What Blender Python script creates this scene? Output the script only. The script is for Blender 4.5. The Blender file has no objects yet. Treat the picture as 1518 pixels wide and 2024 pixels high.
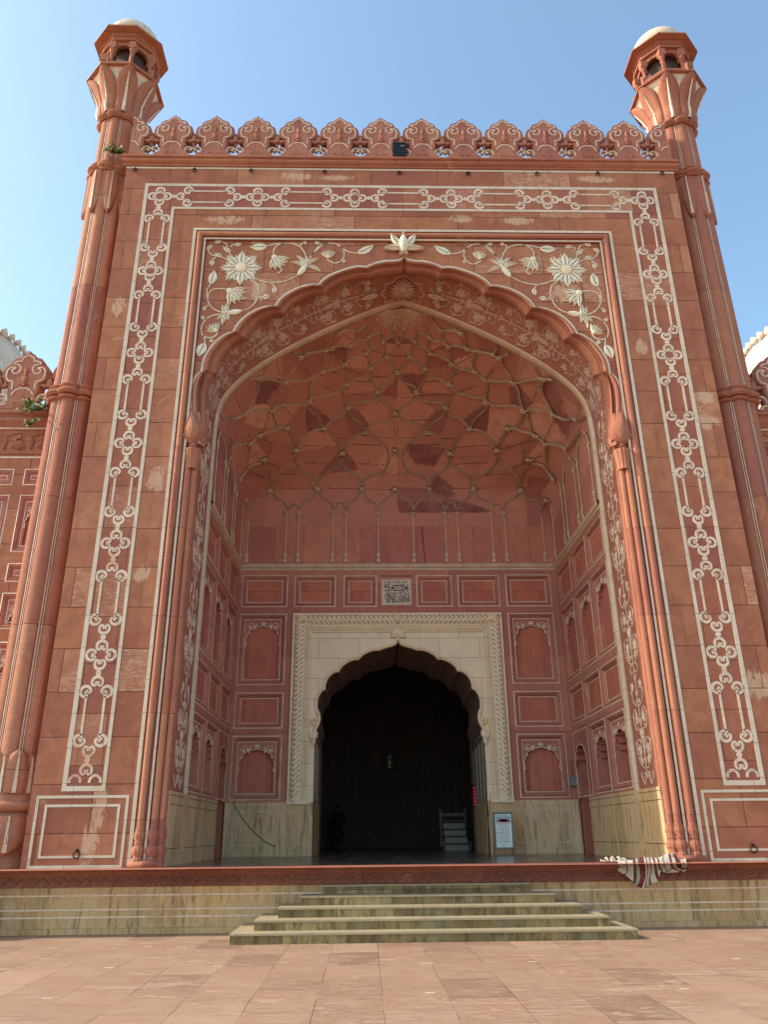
import bpy, math, random
from math import pi, sin, cos, radians, sqrt, atan2, hypot
from mathutils import Vector, Matrix
from mathutils.geometry import tessellate_polygon
random.seed(7)
SC = bpy.context.scene
COL = SC.collection

# ------------------------------------------------------------------ camera
CF = 1545.3815                       # focal length in pixels of a 1518 px wide frame
PITCH, YAW, ROLL = radians(22.34128), radians(1.45257), radians(-0.58406)
CX, CY, CZ = -1.05743, -17.0, 1.79233
FW = Vector((sin(YAW)*cos(PITCH), cos(YAW)*cos(PITCH), sin(PITCH)))
_r = Vector((cos(YAW), -sin(YAW), 0)); _u = _r.cross(FW)
RT = _r*cos(ROLL) + _u*sin(ROLL); UP = -_r*sin(ROLL) + _u*cos(ROLL)
CAM = Vector((CX, CY, CZ))
cd = bpy.data.cameras.new('camera'); co = bpy.data.objects.new('camera', cd); COL.objects.link(co)
cd.sensor_fit = 'HORIZONTAL'; cd.sensor_width = 36; cd.lens = 36*CF/1518
cd.clip_start = .1; cd.clip_end = 2000
co.matrix_world = Matrix(((RT.x, UP.x, -FW.x, CX), (RT.y, UP.y, -FW.y, CY), (RT.z, UP.z, -FW.z, CZ), (0, 0, 0, 1)))
SC.camera = co

# ------------------------------------------------------------------ sky, sun, exposure
EL, AZ = 36.0, 2.3                   # sun height, degrees in front of the facade plane
w = bpy.data.worlds.new('World'); SC.world = w; w.use_nodes = True
nt = w.node_tree; bg = nt.nodes['Background']
sky = nt.nodes.new('ShaderNodeTexSky'); sky.sky_type = 'NISHITA'; sky.sun_disc = False
sky.sun_elevation = radians(EL); sky.sun_rotation = radians(-(90+AZ))
sky.air_density = 1.0; sky.dust_density = 1.9; sky.ozone_density = .45; sky.altitude = 200
tn = nt.nodes.new('ShaderNodeMix'); tn.data_type = 'RGBA'; tn.blend_type = 'MULTIPLY'; tn.inputs[0].default_value = 1; tn.inputs[7].default_value = (.93, 1.03, .985, 1)
nt.links.new(sky.outputs[0], tn.inputs[6]); nt.links.new(tn.outputs[2], bg.inputs[0]); bg.inputs[1].default_value = 0.15
sd = bpy.data.lights.new('sun', 'SUN'); sd.energy = 2.1; sd.angle = radians(.53); sd.color = (1, .90, .76)
so = bpy.data.objects.new('sun', sd); COL.objects.link(so); so.location = (-30, -5, 30)
SUN = Vector((-cos(radians(EL))*cos(radians(AZ)), -cos(radians(EL))*sin(radians(AZ)), sin(radians(EL))))
so.rotation_euler = SUN.to_track_quat('Z', 'Y').to_euler()
SC.view_settings.view_transform = 'Standard'; SC.view_settings.look = 'None'
SC.view_settings.exposure = 1.25; SC.view_settings.gamma = 1
SC.cycles.max_bounces = 7; SC.cycles.diffuse_bounces = 5; SC.cycles.glossy_bounces = 3

# ------------------------------------------------------------------ pixel of the photo -> point on a real plane
def ray(px, py): return RT*((px-759)/CF) - UP*((py-1012)/CF) + FW
def at(px, py, ax, val):
    d = ray(px, py); t = (val-CAM[ax])/d[ax]; return CAM + d*t

# ------------------------------------------------------------------ materials
class NB:
    def __init__(s, name):
        s.m = bpy.data.materials.new(name); s.m.use_nodes = True; s.t = s.m.node_tree
        s.b = s.t.nodes['Principled BSDF']; s.uv = s.n('UVMap').outputs[0]; s.obj = s.n('TexCoord').outputs['Object']
    def n(s, ty, **k):
        x = s.t.nodes.new('ShaderNode'+ty)
        for a, v in k.items(): setattr(x, a, v)
        return x
    def l(s, a, b): s.t.links.new(a, b)
    def inp(s, x, **k):
        for a, v in k.items():
            i = x.inputs[int(a[1:])] if a[0] == 'i' and a[1:].isdigit() else x.inputs[a.replace('_', ' ')]
            if hasattr(v, 'node'): s.l(v, i)
            else: i.default_value = v
        return x
    def noise(s, vec, scale, det=3, rough=.55, dist=0.):
        return s.inp(s.n('TexNoise'), Vector=vec, Scale=scale, Detail=det, Roughness=rough, Distortion=dist).outputs[0]
    def ramp(s, f, *st, mode='LINEAR'):
        r = s.n('ValToRGB'); e = r.color_ramp.elements; r.color_ramp.interpolation = mode
        while len(e) < len(st): e.new(.5)
        for q, (p, c) in zip(e, st):
            q.position = p; q.color = (c, c, c, 1) if isinstance(c, (int, float)) else (*c, 1)
        s.l(f, r.inputs[0]); return r.outputs[0]
    def mix(s, f, a, b, mode='MIX'):
        x = s.n('Mix', data_type='RGBA', blend_type=mode)
        for i, v in ((0, f), (6, a), (7, b)):
            if hasattr(v, 'node'): s.l(v, x.inputs[i])
            elif i: x.inputs[i].default_value = (*v, 1) if len(v) == 3 else v
            else: x.inputs[0].default_value = v
        return x.outputs[2]
    def math(s, op, a, b=0.):
        x = s.n('Math', operation=op)
        for i, v in ((0, a), (1, b)):
            if hasattr(v, 'node'): s.l(v, x.inputs[i])
            else: x.inputs[i].default_value = v
        return x.outputs[0]
    def mapv(s, vec, sc=(1, 1, 1), rot=(0, 0, 0), loc=(0, 0, 0)):
        x = s.n('Mapping'); x.inputs[3].default_value = sc; x.inputs[2].default_value = rot; x.inputs[1].default_value = loc
        s.l(vec, x.inputs[0]); return x.outputs[0]
    def bump(s, h, dist=.01, st=1., prev=None):
        x = s.inp(s.n('Bump'), Height=h, Distance=dist, Strength=st)
        if prev is not None: s.l(prev, x.inputs['Normal'])
        return x.outputs[0]
    def done(s, col, rough=.8, nrm=None, spec=.3, **k):
        if hasattr(col, 'node'): s.l(col, s.b.inputs['Base Color'])
        else: s.b.inputs['Base Color'].default_value = (*col, 1)
        if hasattr(rough, 'node'): s.l(rough, s.b.inputs['Roughness'])
        else: s.b.inputs['Roughness'].default_value = rough
        s.b.inputs['Specular IOR Level'].default_value = spec
        if nrm is not None: s.l(nrm, s.b.inputs['Normal'])
        return s.m

def sandstone(name, bw=1.5, bh=.72, base=(.405, .140, .070), dark=(.28, .086, .050), light=(.49, .21, .112),
              streak=.5, seam=.006, seamcol=(.10, .035, .022), sq=1.0, pit=.5, loc=(0, 0, 0), seed=0., blotch=.5, var=1, rain=.35, worn=0):
    s = NB(name)
    uv = s.mapv(s.uv, loc=loc)
    wob = s.noise(s.uv, 1.3, 2)
    wv = s.n('VectorMath', operation='MULTIPLY_ADD'); s.l(s.inp(s.n('TexNoise'), Vector=s.uv, Scale=1.7).outputs[1], wv.inputs[0])
    wv.inputs[1].default_value = (.012, .012, 0); s.l(uv, wv.inputs[2])
    br = s.n('TexBrick'); br.offset = .47; br.offset_frequency = 2; br.squash = sq; br.squash_frequency = 3
    s.inp(br, Vector=wv.outputs[0], Color1=(0, 0, 0, 1), Color2=(1, 1, 1, 1), Mortar=(.5, .5, .5, 1), Scale=1., Mortar_Size=seam, Mortar_Smooth=.6, Bias=0., Brick_Width=bw, Row_Height=bh)
    rnd = br.outputs[0]
    mid = (base[0]*1.07, base[1]*1.16, base[2]*1.04); pur = (base[0]*.84, base[1]*.76, base[2]*.92)
    col = s.ramp(rnd, (0, dark), (.12, pur), (.28, base), (.42, mid), (.55, pur), (.66, base), (.82, mid), (1, light)) if var else s.ramp(rnd, (0, dark), (.22, base), (.7, base), (1, light))
    big = s.noise(s.obj, .9, 4, .6)
    col = s.mix(s.ramp(big, (.35, 0.), (.7, 1.)), col, s.mix(.45, col, light))
    bl = s.ramp(s.noise(s.obj, 2.3, 5, .7, .4), (.42, 0.), (.62, 1.))
    col = s.mix(s.math('MULTIPLY', bl, blotch), col, s.mix(.6, col, (base[0]*.62, base[1]*.55, base[2]*.6)))
    rn = s.noise(s.mapv(s.obj, sc=(1, 1, .09)), 4.5, 5, .7)
    col = s.mix(s.ramp(rn, (.54, 0.), (.70, rain)), col, (base[0]*.45, base[1]*.42, base[2]*.5))
    wear = s.ramp(s.noise(s.mapv(s.obj, loc=(2, seed, 5)), 1.15, 11, .78, .9), (.60, 0.), (.66, .55))
    col = s.mix(s.math('MULTIPLY', wear, 1. if streak else .35), col, (.56, .34, .22))
    if worn:
        tot = None; sx = s.n('SeparateXYZ'); s.l(s.obj, sx.inputs[0])
        for x, z, rx, rz in WEAR:
            a_ = s.math('POWER', s.math('ABSOLUTE', s.math('DIVIDE', s.math('SUBTRACT', sx.outputs[0], x), rx)), 2.); b_ = s.math('POWER', s.math('ABSOLUTE', s.math('DIVIDE', s.math('SUBTRACT', sx.outputs[2], z), rz)), 2.)
            e_ = s.math('MAXIMUM', s.math('SUBTRACT', 1., s.math('ADD', a_, b_)), 0.); tot = e_ if tot is None else s.math('MAXIMUM', tot, e_)
        stn = s.noise(s.mapv(s.obj, sc=(2.2, 2.2, .9), rot=(0, -.35, 0)), 2.6, 9, .8, 1.2)
        k_ = s.ramp(s.math('ADD', stn, s.math('MULTIPLY', tot, .28)), (.66, 0.), (.70, .85)); col = s.mix(s.math('MULTIPLY', k_, s.ramp(tot, (.0, 0.), (.15, 1.))), col, (.62, .38, .24))
    sp = s.noise(s.obj, 55, 3, .75)
    col = s.mix(s.ramp(sp, (.3, .35), (.5, 0.)), col, (base[0]*.55, base[1]*.5, base[2]*.5))
    col = s.mix(s.ramp(sp, (.58, 0.), (.72, .6)), col, (.62, .36, .26))
    sp2 = s.noise(s.obj, 24, 4, .8)
    col = s.mix(s.ramp(sp2, (.56, 0.), (.68, .45)), col, (.55, .30, .20)); col = s.mix(s.ramp(sp2, (.32, .5), (.44, 0.)), col, (base[0]*.6, base[1]*.5, base[2]*.55))
    if streak:
        sv = s.mapv(s.obj, sc=(1.2, 1.2, 5.), rot=(0, .75, 0))
        st = s.ramp(s.noise(sv, 2.6, 8, .85, 1.6), (.50, 0.), (.56, 1.))
        pick = s.ramp(rnd, (.80, 0.), (.84, 1.))
        pick = s.math('MULTIPLY', pick, s.ramp(s.noise(s.mapv(s.obj, loc=(seed, 3, 1)), .5, 1), (.45, 0.), (.52, 1.)))
        col = s.mix(s.math('MULTIPLY', s.math('MULTIPLY', st, pick), streak), col, (.60, .37, .25))
    fac = br.outputs[1]
    col = s.mix(s.math('MULTIPLY', fac, .85), col, seamcol)
    h = s.math('ADD', s.math('MULTIPLY', s.noise(s.obj, 38, 5, .7), pit), s.math('MULTIPLY', fac, -1.2))
    h = s.math('ADD', h, s.math('MULTIPLY', rnd, .6))
    nrm = s.bump(h, .012, 1.)
    nrm = s.bump(s.noise(s.obj, 5, 4, .6), .02, .35, nrm)
    return s.done(col, .82, nrm, .25)

WEAR = [(-6.55, 1.6, .30, .55), (-6.45, 2.35, .22, .7), (7.45, 4.7, .75, .45), (7.55, 11.9, .35, .28), (7.45, 11.2, .45, .3), (-6.05, 9.6, .3, .5), (-6.1, 7.3, .28, .3), (3.2, 17.55, .7, .2), (-4.9, 17.5, .8, .22), (1.6, 17.6, .5, .2), (4.3, 15.2, .6, .5), (-3.9, 15.2, .35, .5), (5.5, 19.1, .8, .2), (-3.0, 19.1, .8, .2), (6.9, 16.4, .4, .5), (-7.5, 14.6, .25, .5), (6.1, 13.4, .25, .35), (-1.9, 19.05, .7, .15)]
def marble(name, col=(.66, .60, .50), dirt=(.33, .25, .17), amt=.5, jw=0, jh=0, rough=.5, vert=1., ds=2.2, lost=0):
    s = NB(name)
    v = s.mapv(s.obj, sc=(1, 1, .25 if vert > 1 else 1))
    c = s.mix(s.ramp(s.noise(v, ds, 6, .68, .6), (.40, 0.), (.72, amt)), col, dirt)
    if lost: c = s.mix(s.ramp(s.noise(s.mapv(s.obj, loc=(9, 2, 4)), .9, 2), (.66, 0.), (.68, .8)), c, (.62, .33, .22)); c = s.mix(s.ramp(s.noise(s.obj, 11, 5, .8), (.62, 0.), (.68, .5)), c, (.50, .27, .18))
    vein = s.ramp(s.noise(s.obj, 4, 8, .7, 2.5), (.48, 0.), (.5, .35), (.52, 0.))
    c = s.mix(vein, c, (col[0]*.6, col[1]*.6, col[2]*.62))
    h = s.noise(s.obj, 30, 4, .6)
    if jw:
        br = s.n('TexBrick'); s.inp(br, Vector=s.uv, Color1=(0, 0, 0, 1), Color2=(1, 1, 1, 1), Scale=1., Mortar_Size=.006, Mortar_Smooth=.4, Brick_Width=jw, Row_Height=jh)
        c = s.mix(s.ramp(br.outputs[0], (0, .28), (1, 0.)), c, (col[0]*.62, col[1]*.6, col[2]*.55))
        c = s.mix(s.math('MULTIPLY', br.outputs[1], .8), c, (.12, .09, .06))
        h = s.math('ADD', s.math('MULTIPLY', h, .3), s.math('MULTIPLY', br.outputs[1], -1.))
    return s.done(c, rough, s.bump(h, .004, .6), .4)

def stained(name, jw=1.1, jh=.6, tint=None):       # yellow-green weathered marble with vertical run stains
    s = NB(name)
    br = s.n('TexBrick'); br.offset = .37
    s.inp(br, Vector=s.uv, Color1=(0, 0, 0, 1), Color2=(1, 1, 1, 1), Mortar=(.5, .5, .5, 1), Scale=1., Mortar_Size=.004, Mortar_Smooth=.5, Brick_Width=jw, Row_Height=jh)
    c = s.ramp(br.outputs[0], (0, (.47, .31, .14)), (.35, (.60, .43, .21)), (.7, (.56, .42, .23)), (1, (.68, .46, .19)))
    big = s.noise(s.obj, 1.1, 4, .6)
    c = s.mix(s.ramp(big, (.38, 0.), (.66, .75)), c, (.54, .42, .26))
    v = s.mapv(s.obj, sc=(1, 1, .12))
    st = s.noise(v, 9, 6, .75, .3)
    c = s.mix(s.ramp(st, (.52, 0.), (.64, .8)), c, (.16, .115, .06))
    st2 = s.noise(s.mapv(s.obj, sc=(1, 1, .35)), 2.4, 7, .8, .8)
    c = s.mix(s.ramp(st2, (.50, 0.), (.66, .65)), c, (.27, .19, .10)); c = s.mix(s.ramp(st2, (.30, .6), (.42, 0.)), c, (.60, .54, .40))
    c = s.mix(s.ramp(st, (.30, .45), (.42, 0.)), c, (.52, .46, .33))
    sp = s.noise(s.obj, 22, 5, .75)
    c = s.mix(s.ramp(sp, (.56, 0.), (.68, .55)), c, (.13, .10, .06))
    if tint: c = s.mix(1., c, tint, 'MULTIPLY')
    c = s.mix(s.math('MULTIPLY', br.outputs[1], .6), c, (.12, .09, .05))
    return s.done(c, s.ramp(big, (0, .5), (1, .75)), s.bump(s.math('ADD', sp, s.math('MULTIPLY', br.outputs[1], -1.)), .004, .6), .4)

def paving():
    s = NB('paving_sandstone')
    uv = s.mapv(s.uv, loc=(.1, .32, 0))
    br = s.n('TexBrick'); br.offset = .5; br.squash = 1.
    wv = s.n('VectorMath', operation='MULTIPLY_ADD'); s.l(s.inp(s.n('TexNoise'), Vector=s.uv, Scale=.9).outputs[1], wv.inputs[0])
    wv.inputs[1].default_value = (.05, .05, 0); s.l(s.mapv(s.uv, rot=(0, 0, pi/2), loc=(0, .10, 0)), wv.inputs[2])
    s.inp(br, Vector=wv.outputs[0], Color1=(0, 0, 0, 1), Color2=(1, 1, 1, 1), Mortar=(.5, .5, .5, 1), Scale=1., Mortar_Size=.006, Mortar_Smooth=.5, Brick_Width=1.25, Row_Height=.74)
    c = s.ramp(br.outputs[0], (0, (.23, .12, .072)), (.18, (.31, .175, .105)), (.4, (.385, .225, .138)), (.6, (.33, .185, .112)), (.8, (.38, .22, .134)), (1, (.42, .26, .168)))
    c = s.mix(s.ramp(s.noise(s.obj, .7, 5, .65, .5), (.38, 0.), (.66, .65)), c, (.33, .205, .13))
    c = s.mix(s.ramp(s.noise(s.obj, 2.1, 5, .7, .3), (.45, 0.), (.65, .4)), c, (.40, .28, .19))
    lay = s.noise(s.mapv(s.obj, sc=(.5, 1.6, 1), rot=(0, 0, .12)), 2.2, 7, .75, 1.5)
    pick = s.ramp(s.noise(s.mapv(s.obj, loc=(4.2, 1, 0)), .42, 2), (.44, 0.), (.52, 1.))
    c = s.mix(s.math('MULTIPLY', s.ramp(lay, (.57, 0.), (.60, .5), (.64, .1)), pick), c, (.58, .42, .30))
    c = s.mix(s.math('MULTIPLY', s.ramp(lay, (.485, 0.), (.5, .85), (.515, 0.)), pick), c, (.13, .06, .04))
    sp = s.noise(s.obj, 45, 3, .7)
    c = s.mix(s.ramp(sp, (.58, 0.), (.72, .35)), c, (.60, .40, .29))
    c = s.mix(s.ramp(sp, (.3, .3), (.42, 0.)), c, (.22, .11, .07))
    # joints open in places, filled with pale mortar in others
    jm = s.ramp(s.noise(s.obj, .8, 2), (.44, (.15, .075, .048)), (.62, (.44, .28, .19)))
    c = s.mix(s.math('MULTIPLY', br.outputs[1], .85), c, jm)
    h = s.math('ADD', s.math('MULTIPLY', lay, 1.2), s.math('MULTIPLY', br.outputs[1], -.8))
    n1 = s.bump(h, .02, .9); n1 = s.bump(s.noise(s.obj, 30, 4, .7), .006, .6, n1)
    return s.done(c, .75, n1, .3)

def simple(name, col, rough=.6, metal=0., spec=.4, var=.15, bump=.0, emit=None, es=0.):
    s = NB(name)
    c = s.mix(s.ramp(s.noise(s.obj, 9, 4, .65), (.35, 0.), (.7, 1.)), col, tuple(x*(1-var*2) for x in col))
    m = s.done(c, rough, s.bump(s.noise(s.obj, 40, 4), .004, .5) if bump else None, spec)
    s.b.inputs['Metallic'].default_value = metal
    if emit: s.b.inputs['Emission Color'].default_value = (*emit, 1); s.b.inputs['Emission Strength'].default_value = es
    return m

M_WALL = sandstone('red_sandstone_blocks', 1.9, .93, sq=1.5, streak=.75, seam=.009, rain=.5, blotch=.8, worn=1)
M_BAND = sandstone('red_sandstone_band', 1.3, 1.05, base=(.36, .108, .064), streak=.5, pit=.7, seed=3)
M_MOULD = sandstone('red_sandstone_moulding', 2.2, 2.1, base=(.405, .138, .079), streak=.1, pit=.25, seam=.004, blotch=.3)
M_INNER = sandstone('red_sandstone_inner_wall', 3.1, 2.3, base=(.49, .186, .120), light=(.53, .21, .145), dark=(.40, .14, .10), streak=.0, pit=.15, seam=.003, blotch=.6)
M_REVEAL = sandstone('red_sandstone_reveal', 1.05, 9., base=(.40, .15, .09), light=(.44, .17, .10), dark=(.30, .105, .07), streak=.0, pit=.2, seam=.004, blotch=.7)
M_EDGE = sandstone('dark_red_edge_stone', 2.4, 9., base=(.30, .105, .068), light=(.35, .13, .085), dark=(.24, .08, .055), streak=.1, pit=.5, seam=.006, blotch=.6)
M_FIELD = sandstone('red_sandstone_panel', .71, 9., base=(.52, .158, .095), dark=(.44, .125, .078), light=(.56, .19, .115), streak=.0, pit=.15, seam=.003, blotch=.5, loc=(.1, 0, 0))
M_SLAB = sandstone('red_sandstone_slabs', .93, 9., base=(.53, .195, .13), light=(.58, .23, .15), dark=(.42, .145, .10), streak=.0, pit=.15, seam=.004, blotch=.7, loc=(.3, 1, 0))
M_MINAR = sandstone('red_sandstone_shaft', 3.0, 3.1, base=(.385, .134, .080), dark=(.30, .095, .060), streak=.2, pit=.8, seam=.006, blotch=.3)
M_PARA = sandstone('red_sandstone_parapet', .5, 1.1, base=(.40, .145, .089), light=(.45, .18, .12), streak=.0, pit=.4, seam=.004, blotch=.5)
M_WHITE = marble('white_marble_inlay', (.80, .62, .46), (.50, .33, .22), .7, .42, .42, .6, ds=3.4, lost=1)
M_WHITE2 = marble('grey_white_marble_line', (.74, .60, .45), (.52, .36, .23), .6, .7, .7, .55)
M_FLOWER = marble('white_marble_relief', (.80, .70, .52), (.60, .50, .34), .5)
M_TAN = marble('grimy_marble_rib', (.66, .47, .31), (.42, .26, .16), .6, .6, 4, .6)
M_DULL = simple('faded_pale_inlay', (.54, .34, .25), .7, var=.14)
M_FRAME = marble('cream_marble', (.90, .70, .45), (.72, .52, .31), .5, 1.25, .62, .42)
M_CARVE = marble('carved_cream_marble', (.92, .73, .48), (.60, .42, .24), .5, 0, 0, .5, 1, 7)
M_DADO = stained('stained_dado_marble', .62, 3.2, (1.22, 1.10, 1.06))
M_PLINTH = stained('stained_plinth_marble', 1.15, .9, (.98, .85, .74))
M_VEIN = simple('crease_shade_and_joint', (.20, .13, .085), .9)  # dark lines painting shade into carved creases; plain joints in the vault
M_GROOVE = simple('dark_groove', (.05, .035, .025), .9)
M_PAVE = paving()
M_DARK = simple('dark_stone_and_shade', (.10, .065, .05), .8, var=.2)  # dark hall stone; also shade painted in passages, kiosks and pulpit steps
M_METAL = simple('rusty_iron', (.05, .035, .028), .6, .7)
M_BLACKP = simple('black_plastic', (.02, .02, .022), .45)

def vault_mat():
    s = NB('vault_sandstone'); sx = s.n('SeparateXYZ'); s.l(s.uv, sx.inputs[0])
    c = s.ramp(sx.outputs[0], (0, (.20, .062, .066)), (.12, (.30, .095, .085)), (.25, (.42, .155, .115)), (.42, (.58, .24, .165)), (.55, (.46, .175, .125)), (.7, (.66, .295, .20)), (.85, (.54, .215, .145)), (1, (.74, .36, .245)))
    c = s.mix(s.ramp(s.noise(s.obj, 1.7, 5, .65), (.38, 0.), (.66, .5)), c, (.46, .19, .135))
    c = s.mix(s.ramp(s.noise(s.obj, 3.4, 6, .75, .4), (.56, 0.), (.66, .4)), c, (.30, .10, .075))
    c = s.mix(s.ramp(s.noise(s.mapv(s.obj, sc=(1, 1, .2)), 14, 4, .7), (.60, 0.), (.72, .45)), c, (.62, .36, .26))
    c = s.mix(s.ramp(s.noise(s.obj, 30, 4, .7), (.58, 0.), (.70, .35)), c, (.60, .34, .24))
    n = s.bump(s.noise(s.obj, 24, 4, .65), .006, .6); n = s.bump(s.noise(s.obj, 3, 3), .03, .4, n)
    return s.done(c, .78, n, .25)
M_VAULT = vault_mat()

def floor_mat():
    s = NB('polished_dark_floor')
    br = s.n('TexBrick'); br.offset = .0
    s.inp(br, Vector=s.uv, Color1=(0, 0, 0, 1), Color2=(1, 1, 1, 1), Scale=1., Mortar_Size=.03, Brick_Width=1.4, Row_Height=1.1)
    c = s.ramp(s.noise(s.obj, 1.6, 6, .7, .8), (.35, (.055, .045, .038)), (.65, (.11, .09, .072)))
    c = s.mix(s.math('MULTIPLY', br.outputs[1], .5), c, (.2, .17, .14))
    r = s.ramp(s.noise(s.obj, 3, 5, .7), (.3, .10), (.7, .32))
    return s.done(c, r, s.bump(s.noise(s.obj, 6, 3), .002, .4), .5)
M_FLOOR = floor_mat()
M_TREAD = marble('worn_tread_stone', (.42, .33, .20), (.30, .22, .12), .7, 1.3, 3, .6)
def riser_mat():
    s = NB('stained_step_riser')
    br = s.n('TexBrick'); s.inp(br, Vector=s.uv, Color1=(0, 0, 0, 1), Color2=(1, 1, 1, 1), Scale=1., Mortar_Size=.004, Brick_Width=.55, Row_Height=.4)
    c = s.ramp(br.outputs[0], (0, (.19, .125, .05)), (.5, (.28, .19, .078)), (1, (.38, .27, .115)))
    c = s.mix(s.ramp(s.noise(s.mapv(s.obj, sc=(1, 1, .3)), 6, 6, .75, .5), (.45, 0.), (.62, .85)), c, (.075, .055, .028))
    c = s.mix(s.ramp(s.noise(s.obj, 2, 4), (.5, 0.), (.7, .5)), c, (.30, .26, .15))
    c = s.mix(s.math('MULTIPLY', br.outputs[1], .8), c, (.05, .035, .02))
    return s.done(c, .8, s.bump(s.noise(s.obj, 26, 5, .7), .008, .7), .3)
M_RISER = riser_mat()

# ------------------------------------------------------------------ mesh builder
def V(*a): return Vector(a)
class MB:
    def __init__(s): s.v = []; s.f = []; s.m = []; s.uv = []
    def add(s, vs, fs, mi=0, uv=None):
        b = len(s.v); s.v += [tuple(p) for p in vs]
        for f in fs:
            s.f.append([b+i for i in f]); s.m.append(mi); s.uv.append([uv[i] for i in f] if uv else None)
        return s
    def box(s, x0, x1, y0, y1, z0, z1, mi=0):
        vs = [(x, y, z) for x in (x0, x1) for y in (y0, y1) for z in (z0, z1)]
        return s.add(vs, [(0, 1, 3, 2), (4, 6, 7, 5), (0, 4, 5, 1), (2, 3, 7, 6), (0, 2, 6, 4), (1, 5, 7, 3)], mi)
    def fbox(s, f, u0, u1, v0, v1, h0, h1, mi=0):
        vs = [f(x, y, z) for x in (u0, u1) for y in (v0, v1) for z in (h0, h1)]
        return s.add(vs, [(0, 1, 3, 2), (4, 6, 7, 5), (0, 4, 5, 1), (2, 3, 7, 6), (0, 2, 6, 4), (1, 5, 7, 3)], mi)
    def quad(s, a, b, c, d, mi=0, uv=None): return s.add([a, b, c, d], [(0, 1, 2, 3)], mi, uv)
    def grid(s, rows, mi=0, cl=False, uv=None):
        n = len(rows[0]); vs = [p for r in rows for p in r]; fs = []
        for i in range(len(rows)-1):
            for j in range(n if cl else n-1):
                k = (j+1) % n; fs.append((i*n+j, i*n+k, (i+1)*n+k, (i+1)*n+j))
        return s.add(vs, fs, mi, [q for r in uv for q in r] if uv else None)
    def poly(s, pts, f, h, mi=0, holes=(), h0=None):       # filled outline on a frame, optional side walls down to h0
        loops = [[Vector((p[0], p[1], 0)) for p in pts]] + [[Vector((p[0], p[1], 0)) for p in q] for q in holes]
        flat = [p for q in loops for p in q]
        s.add([f(p[0], p[1], h) for p in flat], [tuple(t) for t in tessellate_polygon(loops)], mi)
        if h0 is not None:
            for q in loops:
                n = len(q); s.add([f(p[0], p[1], h) for p in q]+[f(p[0], p[1], h0) for p in q], [(i, (i+1) % n, n+(i+1) % n, n+i) for i in range(n)], mi)
        return s
    def ribbon(s, pts, w, f, h=.006, h0=0., mi=0, closed=False, taper=None):
        P = [Vector((p[0], p[1])) for p in pts]; n = len(P); L = []; R = []
        for i in range(n):
            a = P[i-1] if (i or closed) else P[i]; b = P[(i+1) % n] if (i < n-1 or closed) else P[i]
            d1 = P[i]-a; d2 = b-P[i]
            d1 = d1.normalized() if d1.length > 1e-9 else None; d2 = d2.normalized() if d2.length > 1e-9 else None
            d1 = d1 or d2; d2 = d2 or d1
            if d1 is None: d1 = d2 = Vector((1, 0))
            n1 = Vector((-d1.y, d1.x)); n2 = Vector((-d2.y, d2.x)); m = n1+n2
            m = m.normalized() if m.length > 1e-6 else n1
            ww = (w/2)*(taper(i/(n-1)) if taper else 1)/max(.5, m.dot(n1))
            L.append(P[i]+m*ww); R.append(P[i]-m*ww)
        rows = []
        for i in range(n):
            l, r = L[i], R[i]; rows.append([f(l.x, l.y, h0), f(l.x, l.y, h), f(r.x, r.y, h), f(r.x, r.y, h0)])
        if closed: rows.append(rows[0])
        s.grid(rows, mi)
        if not closed: s.add(rows[0]+rows[-1], [(0, 1, 2, 3), (4, 5, 6, 7)], mi)
        return s
    def rect(s, u0, u1, v0, v1, w, f, h=.006, h0=0., mi=0):
        return s.ribbon([(u0+w/2, v0+w/2), (u1-w/2, v0+w/2), (u1-w/2, v1-w/2), (u0+w/2, v1-w/2)], w, f, h, h0, mi, True)
    def disc(s, u, v, r, f, h=.006, h0=0., mi=0, n=10, dome=0.):
        a = [2*pi*i/n for i in range(n)]
        rows = [[f(u+r*cos(t), v+r*sin(t), h0) for t in a], [f(u+r*cos(t), v+r*sin(t), h) for t in a]]
        if dome: rows += [[f(u+r*.7*cos(t), v+r*.7*sin(t), h+dome*.7) for t in a], [f(u+r*.3*cos(t), v+r*.3*sin(t), h+dome) for t in a]]
        s.grid(rows, mi, True); s.add(rows[-1], [tuple(range(n))], mi); return s
    def leaf(s, u, v, ang, ln, wd, f, h=.02, mi=0, crease=True, bend=0., h0=0., n=7, vein=None):
        L, R, C = [], [], []
        if vein is not None:
            s.ribbon([(u+ln*t*cos(ang+bend*t*.5), v+ln*t*sin(ang+bend*t*.5)) for t in (.12, .3, .5, .7, .86)], .022, f, h*(.62 if crease else 1.15)+.006, h*.3, vein, taper=lambda t: 1-.6*t)
        for i in range(n+1):
            t = i/n; ww = wd/2*(sin(pi*min(1, t*.93+.07))**.8)*(1 if t < .5 else (1-(t-.5)**2*1.2))
            if i == n: ww = .001
            a = ang+bend*t; c0 = u+ln*t*cos(ang+bend*t*.5); c1 = v+ln*t*sin(ang+bend*t*.5)
            L.append((c0-ww*sin(a), c1+ww*cos(a))); R.append((c0+ww*sin(a), c1-ww*cos(a))); C.append((c0, c1))
        rows = []
        for i in range(n+1):
            hm = h*(.55 if crease else 1.15); l, r, c = L[i], R[i], C[i]
            ml = ((l[0]+c[0])/2, (l[1]+c[1])/2); mr = ((r[0]+c[0])/2, (r[1]+c[1])/2)
            rows.append([f(*l, h0), f(*l, h*.6), f(*ml, h), f(*c, hm), f(*mr, h), f(*r, h*.6), f(*r, h0)])
        s.grid(rows, mi); return s
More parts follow.
